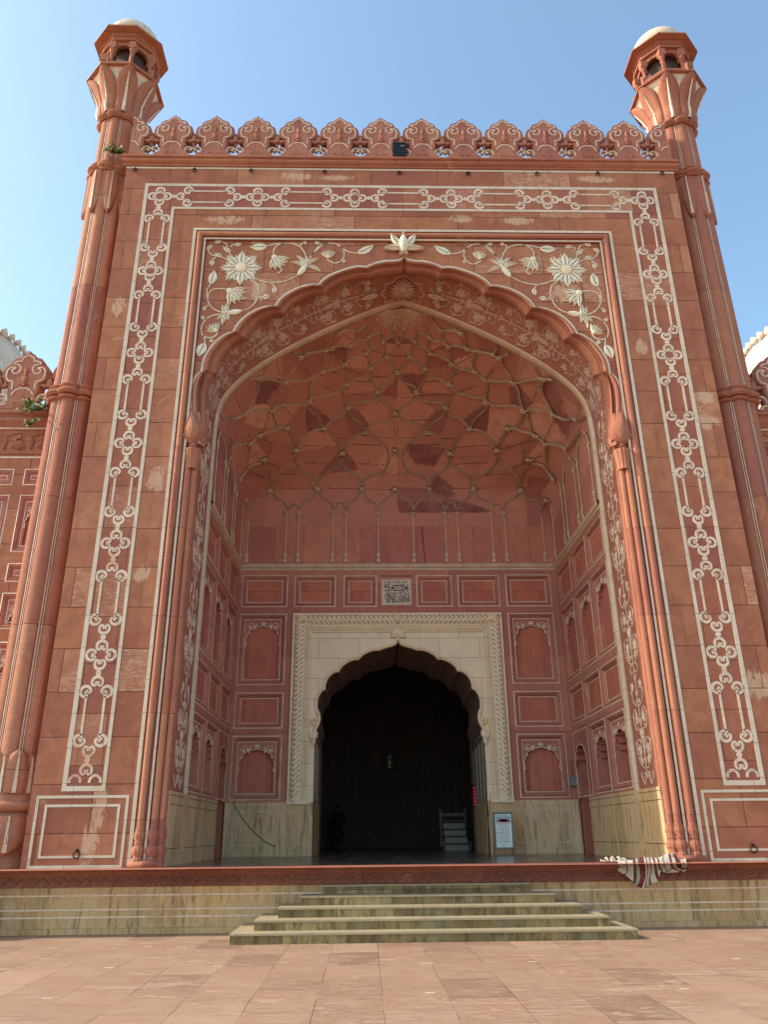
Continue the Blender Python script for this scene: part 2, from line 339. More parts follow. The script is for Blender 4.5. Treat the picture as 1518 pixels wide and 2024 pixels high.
    def tube(s, pts, r, seg=7, mi=0, taper=None, caps=True):
        P = [Vector(p) for p in pts]; n = len(P); rows = []; up = None
        for i in range(n):
            d = (P[min(i+1, n-1)]-P[max(i-1, 0)]).normalized()
            if up is None: up = d.orthogonal().normalized()
            up = (up-d*up.dot(d)); up = up.normalized() if up.length > 1e-6 else d.orthogonal().normalized()
            si = d.cross(up); rr = r*(taper(i/(n-1)) if taper else 1)
            rows.append([P[i]+(up*cos(2*pi*k/seg)+si*sin(2*pi*k/seg))*rr for k in range(seg)])
        s.grid(rows, mi, True)
        if caps: s.add(rows[0], [tuple(range(seg))], mi); s.add(rows[-1], [tuple(range(seg))], mi)
        return s
    def lathe(s, prof, cx, cy, seg=24, mi=0, fn=None, a0=0.):      # prof [(r,z)], fn(angle, r, z) -> r
        rows = [[V(cx+(fn(a, r, z) if fn else r)*cos(a), cy+(fn(a, r, z) if fn else r)*sin(a), z) for a in [a0+2*pi*k/seg for k in range(seg)]] for r, z in prof]
        s.grid(rows, mi, True); return s
    def build(s, name, mats, parent=None, smooth=False):
        me = bpy.data.meshes.new(name); me.from_pydata(s.v, [], s.f); 
        if not isinstance(mats, (list, tuple)): mats = [mats]
        for m in mats: me.materials.append(m)
        me.polygons.foreach_set('material_index', s.m)
        uvl = me.uv_layers.new(name='UVMap'); buf = [0.]*(2*len(me.loops)); vs = s.v
        for p, cu in zip(me.polygons, s.uv):
            nx, ny, nz = (abs(q) for q in p.normal)
            for k, li in enumerate(p.loop_indices):
                if cu: u, v = cu[k]
                else:
                    x, y, z = vs[me.loops[li].vertex_index]
                    u, v = (x, z) if ny >= nx and ny >= nz else ((y, z) if nx >= nz else (x, y))
                buf[2*li] = u; buf[2*li+1] = v
        uvl.data.foreach_set('uv', buf)
        if smooth: me.polygons.foreach_set('use_smooth', [True]*len(me.polygons))
        me.update()
        o = bpy.data.objects.new(name, me); COL.objects.link(o)
        if parent: o.parent = parent
        return o

def build_each(mb, name, mats, parent=None, smooth=False, gap=.03):
    """one object for every separate piece collected in mb (pieces nearer than gap belong together)"""
    par = list(range(len(mb.v)))
    def find(i):
        while par[i] != i: par[i] = par[par[i]]; i = par[i]
        return i
    for fc in mb.f:
        a = find(fc[0])
        for i in fc[1:]: par[find(i)] = a
    box = {}
    for i, p in enumerate(mb.v):
        r = find(i); b = box.get(r)
        box[r] = [list(p), list(p)] if b is None else [[min(x, y) for x, y in zip(b[0], p)], [max(x, y) for x, y in zip(b[1], p)]]
    ks = list(box); g = {k: k for k in ks}
    def gf(k):
        while g[k] != k: k = g[k]
        return k
    for i, a in enumerate(ks):
        A = box[a]
        for b in ks[i+1:]:
            B = box[b]
            if all(A[0][d]-gap <= B[1][d] and B[0][d]-gap <= A[1][d] for d in range(3)): g[gf(b)] = gf(a)
    out = {}
    for fc, mi, uv in zip(mb.f, mb.m, mb.uv):
        o = out.setdefault(gf(find(fc[0])), (MB(), {})); idx = []
        for i in fc:
            if i not in o[1]: o[1][i] = len(o[0].v); o[0].v.append(mb.v[i])
            idx.append(o[1][i])
        o[0].f.append(idx); o[0].m.append(mi); o[0].uv.append(uv)
    return [o[0].build(name, mats, parent, smooth) for o in out.values()]

def thing(name, label, cat, group=None, loc=(0, 0, 0)):
    o = bpy.data.objects.new(name, None); COL.objects.link(o); o.location = loc
    o['label'] = label; o['category'] = cat
    if group: o['group'] = group
    o.empty_display_size = .3
    return o
def tag(o, label, cat, group=None):
    o['label'] = label; o['category'] = cat
    if group: o['group'] = group
    return o
def rebase(root):       # children were built in world coordinates: keep them there
    inv = Matrix.Translation(-Vector(root.location))
    for c in root.children: c.matrix_parent_inverse = inv

def catmull(P, n=5, closed=False):
    out = []; N = len(P); D = len(P[0])
    rng = range(N if closed else N-1)
    for i in rng:
        a = P[(i-1) % N] if closed or i else P[0]; b = P[i]; c = P[(i+1) % N]; d = P[(i+2) % N] if closed or i < N-2 else P[-1]
        for k in range(n):
            t = k/n
            out.append(tuple(.5*(2*b[j]+(c[j]-a[j])*t+(2*a[j]-5*b[j]+4*c[j]-d[j])*t*t+(3*b[j]-a[j]-3*c[j]+d[j])*t**3) for j in range(D)))
    if not closed: out.append(tuple(P[-1]))
    return out
def resample(P, n):
    L = [0.]
    for a, b in zip(P, P[1:]): L.append(L[-1]+hypot(b[0]-a[0], b[1]-a[1]))
    out = []; j = 0
    for i in range(n+1):
        t = L[-1]*i/n
        while j < len(P)-2 and L[j+1] < t: j += 1
        k = (t-L[j])/max(1e-9, L[j+1]-L[j]); k = min(1, max(0, k))
        out.append((P[j][0]+(P[j+1][0]-P[j][0])*k, P[j][1]+(P[j+1][1]-P[j][1])*k))
    return out
def arc(u, v, r, a0, a1, n=10): return [(u+r*cos(radians(a0+(a1-a0)*i/n)), v+r*sin(radians(a0+(a1-a0)*i/n))) for i in range(n+1)]
def FA(Y): return lambda u, v, h: V(u, Y-h, v)
def SL(X, s): return lambda u, v, h: V(s*(X-h), u, v)        # side wall, s = -1 left, 1 right
def cells(mb, f, u0, u1, v0, v1, holes, h=0., mi=0):           # wall sheet with rectangular openings
    us = sorted({u0, u1, *[x for q in holes for x in q[:2]]}); vs = sorted({v0, v1, *[x for q in holes for x in q[2:4]]})
    us = [x for x in us if u0 <= x <= u1]; vs = [x for x in vs if v0 <= x <= v1]
    for a, b in zip(us, us[1:]):
        for c, d in zip(vs, vs[1:]):
            x, y = (a+b)/2, (c+d)/2
            if not any(q[0] < x < q[1] and q[2] < y < q[3] for q in holes):
                mb.quad(f(a, c, h), f(b, c, h), f(b, d, h), f(a, d, h), mi)

ZG, ZF = .084, 1.22                   # courtyard level, platform floor level
F0 = FA(0.)
exec_order = []

# ================================================================== GROUND
mb = MB(); mb.quad((-400, -400, ZG), (400, -400, ZG), (400, 400, ZG), (-400, 400, ZG), 0)
g = mb.build('ground', M_PAVE); g['kind'] = 'structure'
mb = MB()                                # short white marble marks let into the paving
for r in range(8):
    y = -2.08-2.22*r
    for k in range(-9, 10):
        x = -.22+1.49*k+(.02 if r % 2 else -.05) + random.uniform(-.05, .05)
        if -2.1 < y and abs(x) < 3.8: continue
        if random.random() < .12: continue
        L = random.uniform(.10, .17); mb.box(x-L/2, x+L/2, y-.018, y+.018, ZG+.001, ZG+.005, 0)
g = mb.build('pavement', M_WHITE); g['kind'] = 'structure'

# ================================================================== THE PORTAL
HW = 7.85                                # half width of the portal front
portal = thing('mosque_portal', 'tall red sandstone mosque gateway with a deep vaulted niche and white marble inlay borders', 'mosque gateway', loc=(0, 0, ZF))
FX, FZ = 5.77, 17.2                      # edge of the framed niche opening

mb = MB()
holes = [(-FX, FX, 0, FZ)]
cells(mb, F0, -HW, HW, ZF-.02, 19.4, holes)
for s in (-1, 1): mb.quad((s*HW, 0, ZF-.02), (s*HW, 8, ZF-.02), (s*HW, 8, 19.4), (s*HW, 0, 19.4))
cells(mb, FA(8.), -HW, HW, ZF-.02, 19.4, [(-2.6, 2.6, ZF-.02, 7.6)]); mb.quad((-HW, 0, 19.4), (HW, 0, 19.4), (HW, 8, 19.4), (-HW, 8, 19.4))
mb.build('front_wall', M_WALL, portal)

# recessed chain band field (a different, darker stone between the marble lines)
mb = MB()
b0, b1, bz0, bz1, bt0 = 6.44, 7.16, 2.74, 18.69, 17.92
for s in (-1, 1): mb.add([F0(s*b0, bz0, .003), F0(s*b1, bz0, .003), F0(s*b1, bz1, .003), F0(s*b0, bz1, .003)], [(0, 1, 2, 3)])
mb.add([F0(-b0, bt0, .003), F0(b0, bt0, .003), F0(b0, bz1, .003), F0(-b0, bz1, .003)], [(0, 1, 2, 3)])
mb.build('chain_band', M_BAND, portal)

mb = MB()                                # marble lines that border the chain band
mb.ribbon([(-6.40, 2.70), (-6.40, 17.90), (6.40, 17.90), (6.40, 2.70)], .075, F0, .014)
for s in (-1, 1): mb.ribbon([(s*7.20, 2.70), (s*7.20, 18.73)], .095, F0, .014); mb.ribbon([(s*6.3625, 2.70), (s*7.2475, 2.70)], .10, F0, .015)
mb.ribbon([(-7.2475, 18.73), (7.2475, 18.73)], .09, F0, .015)
mb.ribbon([(-HW, 19.36), (HW, 19.36)], .06, F0, .012)
mb.build('border_line', M_WHITE2, portal)

def cscroll(mb, u, v, r, op, f, w=.058, h=.012, span=262):
    a0 = op+(360-span)/2; k_ = .043; P = []
    def hook(a, d):                      # little curl turning inwards at each end of the C
        cx, cy = u+(r-k_)*cos(radians(a)), v+(r-k_)*sin(radians(a)); return [(cx+k_*cos(radians(a+d*t)), cy+k_*sin(radians(a+d*t))) for t in (60, 120, 185)]
    P = hook(a0, -1)[::-1]+arc(u, v, r, a0, a0+span, 14)+hook(a0+span, 1)
    mb.ribbon(P, w, f, h, taper=lambda t: .55+.6*sin(pi*t)**.6)
    for q in (P[0], P[-1]): mb.disc(q[0], q[1], w*.52, f, h+.0015, n=8)
def chain_cell(mb, f, L, quat=True):     # one period of the chain, running along +v from a quatrefoil centre
    for a in (0, 90, 180, 270) if quat else (): cscroll(mb, .200*cos(radians(a)), .195*sin(radians(a)), .112, a+180, f, span=250)
    for s in (-1, 1):
        for t in (0, 1):
            g2 = (lambda F, L: (lambda u, v, h: F(u, L-v, h)))(f, L) if t else f
            if s > 0:
                mb.disc(0, .395, .062, g2, .0125); mb.ribbon([(0, .32), (0, .48)], .05, g2, .0105)
                cscroll(mb, 0, .585, .112, 90, g2, span=240)
            cscroll(mb, s*.222, .785, .112, 90+s*48, g2, span=262)
        mb.ribbon([(s*.198, .885), (s*.198, L-.885)], .05, f, .012)
mb = MB()
PV = 2.575; CC = 6.80
for s in (-1, 1):
    for k in range(6):
        f = (lambda s, z: (lambda u, v, h: F0(s*CC+u, z-v, h+.002)))(s, 18.31-PV*k); 
        if k < 5: chain_cell(mb, f, PV)
        else:                            # the last period stops half way, in two cut scrolls
            for a in (0, 90, 180, 270): cscroll(mb, .200*cos(radians(a)), .195*sin(radians(a)), .112, a+180, f, span=250)
            L = PV
            for t in (0, 1):
                g2 = (lambda u, v, h, f=f, L=L: f(u, L-v, h)) if t else f
                mb.disc(0, .395, .062, g2, .0125); mb.ribbon([(0, .32), (0, .48)], .05, g2, .0105)
                cscroll(mb, 0, .585, .112, 90, g2, span=240)
                for q in (-1, 1): cscroll(mb, q*.222, .785, .112, 90+q*48, g2, span=262)
            for q in (-1, 1): mb.ribbon([(q*.198, .885), (q*.198, L-.885)], .05, f, .012); mb.ribbon([(p[0]*1., p[1]) for p in arc(q*.205, L+.02, .112, -195, 15, 12)], .055, f, .012)
            cscroll(mb, 0, L-.195, .112, 90, f, span=250)
PH = 2*CC/5
for k in range(5):
    f = lambda u, v, h, k=k: F0(-CC+PH*k+v, 18.31+u, h+.002)
    chain_cell(mb, f, PH, k > 0)
mb.build('chain_inlay', M_WHITE, portal)

# lower boxes: two nested marble rectangles each side
mb = MB()
for s in (-1, 1):
    a, b = sorted((s*5.86, s*7.72)); mb.rect(a, b, 1.20+.02, 2.57, .055, F0, .014)
    a, b = sorted((s*6.02, s*7.53)); mb.rect(a, b, 1.40, 2.40, .05, F0, .014)
build_each(mb, 'plinth_box_line', M_WHITE2, portal, gap=.12)

# ---- frame moulding around the niche: profile (offset inward, depth) swept round a U
def uframe(mb, prof, X, Z, z0, m):
    for (o0, d0, _), (o1, d1, mi) in zip(prof, prof[1:]):
        rows = [[V(-X+o, d, z0), V(-X+o, d, Z-o), V(X-o, d, Z-o), V(X-o, d, z0)] for o, d in ((o0, d0), (o1, d1))]
        mb.grid(rows, mi)
def tor(c, r, d, a0=0, a1=180, n=8, mi=0): return [(c-r*cos(radians(a0+(a1-a0)*i/n)), d-r*sin(radians(a0+(a1-a0)*i/n)), mi) for i in range(n+1)]
prof = [(0, 0, 0), (.0, -.016, 1), (.075, -.016, 1), (.075, .02, 0), (.095, .03, 0)] + tor(.185, .082, .035) + [(.275, .06, 0), (.29, .03, 0), (.305, .03, 0), (.305, .022, 1), (.352, .022, 1), (.352, .10, 0), (.36, .10, 0)]
mb = MB(); uframe(mb, prof, FX, FZ, 1.25, None)
mb.build('niche_frame_moulding', [M_MOULD, M_WHITE2], portal)

# ---- the lobed arch
OL = [[(0, 16.42), (.07, 16.25), (.26, 16.19), (.55, 16.17), (.86, 16.07), (1.03, 15.97)],
      [(1.03, 15.97), (1.25, 15.99), (1.52, 15.92), (1.94, 15.73), (2.19, 15.53), (2.29, 15.38)],
      [(2.29, 15.38), (2.50, 15.38), (2.80, 15.29), (3.1, 15.11), (3.31, 14.9), (3.42, 14.68)],
      [(3.42, 14.68), (3.62, 14.68), (3.88, 14.58), (4.14, 14.40), (4.36, 14.13), (4.47, 13.87)],
      [(4.47, 13.87), (4.62, 13.82), (4.86, 13.62), (5.05, 13.33), (5.17, 13.0), (5.19, 12.68)],
      [(5.19, 12.68), (5.30, 12.58), (5.39, 12.32), (5.41, 12.0), (5.37, 11.5), (5.31, 11.1), (5.28, 10.75)]]
IL = [[(0, 16.27), (.08, 16.2), (.3, 16.17), (.6, 16.13), (.82, 16.10), (.97, 16.00)],
      [(.97, 16.00), (1.2, 16.02), (1.5, 15.93), (1.85, 15.77), (2.1, 15.6), (2.24, 15.42)],
      [(2.24, 15.42), (2.5, 15.41), (2.8, 15.28), (3.05, 15.1), (3.22, 14.92), (3.34, 14.70)],
      [(3.34, 14.70), (3.58, 14.68), (3.85, 14.54), (4.05, 14.36), (4.2, 14.16), (4.31, 13.91)],
      [(4.31, 13.91), (4.5, 13.84), (4.72, 13.62), (4.86, 13.38), (4.96, 13.1), (4.99, 12.82)],
      [(4.99, 12.82), (5.10, 12.72), (5.20, 12.42), (5.20, 12.0), (5.14, 11.5), (5.10, 11.1), (5.09, 10.75)]]
def lobes(Ls, n=4):
    out = []
    for L in Ls: out += catmull(L, n)[:-1] if L is not Ls[-1] else catmull(L, n)
    return out
def both(P): return [(-x, z) for x, z in P[::-1]]+P[1:]         # left foot -> apex -> right foot
Oc, Ic = both(lobes(OL)), both(lobes(IL))
def inward(x, z):
    d = Vector((-x, 12.6-z)); 
    if z < 12.6: d = Vector((-x, 0))
    return d.normalized()
aprof = [(0, .085, -.055, 1), (0, .085, 0, 1), (0, .105, 0, 0), (.04, .07, .015, 0), (.1, .05, .04, 0), (.18, .06, .065, 0), (.25, .10, .075, 0), (.27, .15, .05, 0), (.32, .15, .075, 0), (.37, .20, .08, 0), (.40, .215, .06, 0),
         (.46, .22, .11, 0), (.56, .27, .14, 0), (.70, .36, .15, 0), (.85, .46, .12, 0), (1, .56, .03, 0)]
mb = MB()
for (s0, y0, c0, _), (s1, y1, c1, mi) in zip(aprof, aprof[1:]):
    rows = []
    for s_, y_, c_ in ((s0, y0, c0), (s1, y1, c1)):
        row = []
        for o, i in zip(Oc, Ic):
            x, z = o[0]+(i[0]-o[0])*s_, o[1]+(i[1]-o[1])*s_; d = inward(x, z); row.append(V(x+d.x*c_, y_, z+d.y*c_))
        rows.append(row)
    mb.grid(rows, mi)
mb.build('arch_moulding', [M_MOULD, M_WHITE2], portal, True)

mb = MB()                                # spandrel field
mb.poly([(5.42, 10.75), (5.42, 16.86), (-5.42, 16.86), (-5.42, 10.75)]+Oc, FA(.10), 0)
for s in (-1, 1): cells(mb, FA(.14), min(s*5.42, s*5.10), max(s*5.42, s*5.10), 1.25, 10.8, [])
mb.build('spandrel', M_WALL, portal)

# ---- jamb colonnettes, their bulb bases and leafy capitals
def bulb(cx, cy, z, r):
    return [(r*1.5, z), (r*1.5, z+.06), (r*1.1, z+.08), (r*1.55, z+.13), (r*1.7, z+.20), (r*1.5, z+.26), (r*1.0, z+.31), (r*1.25, z+.33), (r*1.25, z+.35), (r*1.0, z+.37), (r*1.5, z+.44), (r*1.35, z+.52), (r*1.15, z+.56), (r*1.3, z+.58), (r*1.0, z+.60)]
for s in (-1, 1):
    mb = MB()
    for cx, cy, r, zt in ((5.325, .075, .075, 10.0), (5.19, .145, .078, 10.0)):
        mb.lathe([(r, 1.28), (r, zt)], s*cx, cy, 20)
    mb.build('colonnette', M_MOULD, portal, True)
    mb = MB(); rib = lambda a, r, z: r*(1+.07*cos(10*a))
    for cx, cy, r in ((5.585, .035, .075), (5.32, .075, .08), (5.19, .145, .08)): mb.lathe(bulb(cx, cy, 1.33, r), s*cx, cy, 30, 0, rib)
    x0, x1 = sorted((s*5.74, s*5.10)); mb.box(x0, x1, -.07, .3, ZF, 1.335)
    mb.build('colonnette_base', M_MOULD, portal, True)
    mb = MB()                            # capital: fluted calyx, neck, swept acanthus leaves, side scroll
    cx, cy = 5.26, .13
    mb.lathe([(.16, 9.92), (.165, 9.95), (.15, 10.0), (.155, 10.1), (.18, 10.3), (.20, 10.42), (.205, 10.45), (.17, 10.46), (.10, 10.47), (.09, 10.52), (.125, 10.55), (.12, 10.58), (.085, 10.61), (.075, 10.72), (.10, 10.8)], s*cx, cy, 40, 0, lambda a, r, z: r*(1+(.09*cos(12*a) if z < 10.45 else 0)))
    for k in range(11):
        ph = k/10; q = sin(pi*ph); x0 = 5.14+.27*ph
        P = [(x0+.02, .13-.06*q, 10.63), (x0-.03+.10*ph, .08-.10*q, 10.78), (x0-.06+.15*ph, .07-.13*q, 10.98), (x0+.02+.04*ph, .09-.10*q, 11.2+.1*ph), (x0+.07-.02*ph, .12-.05*q, 11.42+.22*ph)]
        mb.tube([(s*x, y, z) for x, y, z in catmull(P, 4)], .036, 6, 0, lambda t: .8+.45*sin(pi*min(1, t*1.1)) if t < .85 else .9-(t-.85)*4)
    for k in range(5): mb.tube([(s*(5.13-.03*k), .10+.02*k, 10.70), (s*(5.10-.02*k), .06+.03*k, 10.64), (s*(5.12-.02*k), .05+.03*k, 10.58)], .04, 6)
    mb.lathe([(.02, 10.62), (.08, 10.66), (.12, 10.8), (.13, 10.95), (.11, 11.25), (.06, 11.5)], s*5.21, .16, 16)
    P = [(s*(5.42+.05*k/10+.085*(1-k/34)*cos(k*.42)), .02, 10.80+.085*(1-k/34)*sin(k*.42)) for k in range(24)]
    mb.tube(P, .028, 6, 0, lambda t: .6+.5*t); mb.tube([(s*5.5, .02, 10.82), (s*5.6, .0, 10.86), (s*5.68, .0, 10.80)], .03, 6, 0, lambda t: 1-.6*t)
    P = [(s*(5.12-.05*k/10+.06*(1-k/30)*cos(3-k*.42)), .10, 10.72+.06*(1-k/30)*sin(3-k*.42)) for k in range(20)]
    mb.tube(P, .03, 6)
    mb.build('capital', M_MOULD, portal, True)

# ---- spandrel flower relief, traced on the right half and mirrored
def flowers():
    E_ = lambda p: (950+p[0]/5.421, 430+p[1]/5.421); F_ = lambda p: (750+p[0]/3.036, 430+p[1]/3.036)
    def W(p, z='E'):
        q = at(*(E_(p) if z == 'E' else F_(p)), 1, .10); return (q.x+.03, q.z)
    res = []
    for s in (1, -1):
        f = (lambda s: (lambda u, v, h: V(s*u, .10-h, v)))(s)
        mb = MB(); st = MB()
        def stem(P, z='E', w=.038):
            st.ribbon(catmull([W(p, z) for p in P], 6), w, f, .018, taper=lambda t: 1-.25*t)
        for P in ([(760, 680), (680, 710), (580, 722), (480, 710), (390, 680), (300, 632)], [(185, 470), (120, 375), (50, 315), (-30, 295)],
                  [(215, 480), (225, 410), (270, 340), (350, 305), (440, 300), (520, 330), (556, 385), (557, 440)], [(440, 300), (530, 310), (625, 332)], [(270, 340), (262, 310), (240, 298)],
                  [(60, 320), (58, 300), (80, 285)], [(1010, 450), (1020, 405)], [(1005, 350), (990, 330), (960, 322)], [(1035, 350), (1055, 310), (1110, 288)], [(1040, 480), (1100, 460)],
                  [(1160, 450), (1215, 430), (1240, 395), (1245, 372)], [(1165, 465), (1190, 475), (1205, 500)],
                  [(810, 690), (750, 740), (735, 800), (745, 870), (790, 950), (850, 1000), (935, 1030)], [(620, 722), (580, 740), (560, 775)], [(742, 855), (720, 880), (690, 885)],
                  [(1130, 1045), (1210, 1010), (1260, 950), (1280, 870), (1270, 800), (1235, 745)], [(1270, 900), (1262, 850), (1225, 808), (1160, 792), (1070, 797)],
                  [(1255, 970), (1280, 975), (1300, 985)], [(1160, 1065), (1240, 1080), (1310, 1130), (1352, 1200), (1350, 1270), (1325, 1320), (1320, 1375)], [(1290, 1118), (1310, 1115), (1322, 1105)],
                  [(1342, 1292), (1290, 1312), (1235, 1305), (1195, 1275), (1190, 1240)], [(1262, 1312), (1258, 1335)]): stem(P)
        stem([(700, 240), (662, 205), (620, 172), (565, 163), (515, 188), (500, 230), (520, 268), (560, 283), (605, 262)], 'F'); stem([(520, 185), (475, 214), (420, 222)], 'F'); stem([(512, 262), (490, 272)], 'F')
        def LF(a, b, wd, z='E', bend=0.):
            A, B = W(a, z), W(b, z); L = hypot(B[0]-A[0], B[1]-A[1]); mb.leaf(A[0], A[1], atan2(B[1]-A[1], B[0]-A[0])-bend/2, L, wd, f, .035, bend=bend, vein=1)
        # sunflower
        c = W((905, 570)); R = .53
        for k in range(16): a = pi/2+2*pi*k/16+.19; mb.leaf(c[0], c[1], a, R*1.06, .03, f, .03, crease=False)
        for k in range(8): a = pi/2+2*pi*(k+.5)/8; mb.leaf(c[0]+.1*cos(a), c[1]+.1*sin(a), a, R*.68, .18, f, .035, vein=1)
        for k in range(8): a = pi/2+2*pi*k/8; mb.leaf(c[0]+.1*cos(a), c[1]+.1*sin(a), a, R*.90, .20, f, .05, vein=1)
        mb.disc(c[0], c[1], .14, f, .058, n=18, dome=.02, mi=2)
        # lilies
        def lily(base, mouth, tips):
            A, B = W(base), W(mouth); d = Vector((B[0]-A[0], B[1]-A[1])); L = d.length; a = atan2(d.y, d.x)
            mb.leaf(A[0]-.04*cos(a), A[1]-.04*sin(a), a, L*1.25, .16, f, .05, crease=False)
            for t in tips:
                T = W(t); ln = hypot(T[0]-B[0], T[1]-B[1]); ta = atan2(T[1]-B[1], T[0]-B[0]); side = math.sin(ta-a); bd = (.9 if side > 0 else -.9)
                mb.leaf(B[0]-.03*cos(a), B[1]-.03*sin(a), ta-bd*.5, ln*1.12, .10, f, .04, bend=bd, vein=1)
        lily((300, 632), (215, 530), [(75, 585), (80, 460), (215, 430), (300, 435), (368, 500), (300, 520)])
        lily((935, 1030), (1070, 1050), [(1065, 935), (1130, 970), (1140, 1010), (1185, 1120), (1140, 1175), (1075, 1120)])
        def bud(c_, r, a, z='E', n=6):
            C = W(c_, z)
            for k in range(n): t = a+(k-(n-1)/2)*.34; mb.leaf(C[0]-r*.8*cos(a), C[1]-r*.8*sin(a), t, r*1.9, r*.6, f, .05+.010*(k % 2), vein=1)
            mb.disc(C[0]-r*.75*cos(a), C[1]-r*.75*sin(a), r*.36, f, .06, n=8, dome=.015)
        bud((515, 500), .22, -2.2); bud((985, 855), .24, -2.5); bud((1222, 1213), .15, .9); bud((595, 232), .14, 1.5, 'F')
        stem([(490, 545), (480, 580), (500, 610), (525, 612)]); stem([(950, 885), (905, 898), (862, 880)])
        LF((625, 335), (800, 345), .24, bend=.35); LF((420, 222), (322, 172), .22, 'F', -.4); LF((1235, 742), (1190, 600), .23, bend=-.3); LF((1320, 1378), (1395, 1515), .26, bend=-.5)
        for a, b, wd in (((965, 322), (888, 325), .11), ((1105, 272), (1175, 315), .12), ((1262, 378), (1190, 335), .11), ((1212, 495), (1215, 555), .13), ((1005, 405), (1085, 345), .12), ((1100, 455), (1175, 415), .12),
                         ((240, 300), (200, 285), .11), ((70, 305), (110, 275), .10), ((560, 765), (575, 838), .12), ((692, 885), (612, 862), .14), ((1298, 985), (1330, 1025), .10), ((1318, 1120), (1345, 1080), .10), ((1258, 1330), (1248, 1365), .10)): LF(a, b, wd, bend=.3)
        LF((492, 272), (515, 268), .1, 'F')
        build_each(mb, 'spandrel_flower', [M_FLOWER, M_VEIN, M_CARVE], portal, gap=.0); build_each(st, 'spandrel_stem', M_WHITE, portal, gap=.0)
flowers()
# marble lotus over the apex
mb = MB(); f = FA(.02); c = (-.02, 16.52)
mb.lathe([(.02, 17.12), (.05, 17.0), (.11, 16.85), (.14, 16.72), (.12, 16.58), (.08, 16.45), (.13, 16.40), (.03, 16.36)], -.02, 0., 16)
for s in (-1, 1):
    mb.leaf(c[0]+s*.05, c[1]+.10, pi/2-s*.80, .50, .20, f, .09, bend=s*.35, vein=1); mb.leaf(c[0]+s*.05, c[1]+.02, pi/2-s*1.3, .50, .17, f, .09, bend=-s*.5, vein=1)
mb.build('lotus_finial', [M_FLOWER, M_VEIN], portal)

# ---- cornice and merlons
mb = MB()
cp = [(0, 19.40), (-.05, 19.42), (-.05, 19.46), (-.09, 19.48)]+[(-.09-.06*sin(pi*i/6), 19.48+.14*i/6) for i in range(7)]+[(-.12, 19.64), (-.16, 19.66), (-.16, 19.71), (-.02, 19.73), (.5, 19.73)]
mb.grid([[V(-HW-.12, y, z) for y, z in cp], [V(HW+.12, y, z) for y, z in cp]])
mb.build('cornice', M_MOULD, portal)

MR = [(0, 1.70), (.035, 1.635), (.14, 1.575), (.19, 1.50), (.24, 1.49), (.31, 1.465), (.375, 1.40), (.41, 1.30), (.425, 1.285), (.50, 1.24), (.545, 1.16), (.566, 1.05), (.56, .94), (.52, .86), (.46, .80), (.385, .775), (.372, .49), (.345, .43), (.335, .36), (.35, .29), (.40, .225), (.46, .20), (.505, .185), (.505, .11), (.601, .11), (.601, 0)]
INL = [[(0, 1.60), (.05, 1.57), (.14, 1.51), (.16, 1.43), (.22, 1.42), (.30, 1.40), (.34, 1.35), (.27, 1.33), (.20, 1.30), (.155, 1.24), (.16, 1.15), (.21, 1.075), (.29, 1.06), (.345, 1.10), (.36, 1.16), (.32, 1.20), (.29, 1.185)],
       [(.27, 1.215), (.34, 1.24), (.42, 1.22), (.475, 1.15), (.485, 1.02), (.45, .90), (.38, .845), (.295, .82), (.285, .60)],
       [(0, .635), (.08, .63), (.17, .585), (.24, .51), (.27, .44)]]
def merlon(parent, x, y, z, k, th, half=0, mat=None):
    f = lambda u, v, h: V(x+u*k, y-h, z+v*k)
    R = [(u, v) for u, v in MR]; Lf = [(-u, v) for u, v in MR[::-1]]
    pts = (Lf[:-1] if half <= 0 else [(0, 0)])+R[:(None if half >= 0 else 1)]
    if half < 0: pts = Lf+[(0, 0)]
    if half > 0: pts = [(0, 0)]+R[:]
    mb = MB(); mb.poly(pts, f, 0, h0=-th)
    mb.poly([(p[0]*.93, .03+p[1]*.955) for p in pts if True], f, .022, h0=-.02)
    m = mb.build('merlon', M_PARA, parent)
    sg = [s for s in (-1, 1) if half == 0 or half == s]
    ib = MB()
    for s in sg:
        for L in INL: ib.ribbon(catmull([(s*u*.95, v*.97) for u, v in L], 3), .028*k, f, .034, .02)
    ib.build('scroll_inlay', M_WHITE, m)
    rb = MB()
    if half == 0:
        for v, r in ((.98, .035), (.88, .075), (.82, .05), (.70, .035)): rb.disc(0, v, r*k, f, .04, .02, dome=.02, n=9)
        rb.leaf(0, 1.0, pi/2, .2, .09, f, .06, crease=False, h0=.02)
        for s in (-1, 1): rb.ribbon([(s*(.11+.07*cos(t*.6)), .17+.07*sin(t*.6)) for t in range(-3, 7)], .025, f, .035, .02)
        for s in (-1, 1): rb.leaf(0, .68, pi/2+s*1.2, .13, .05, f, .045, h0=.02)
        build_each(rb, 'carved_relief', M_PARA, m, gap=.02)
    return m
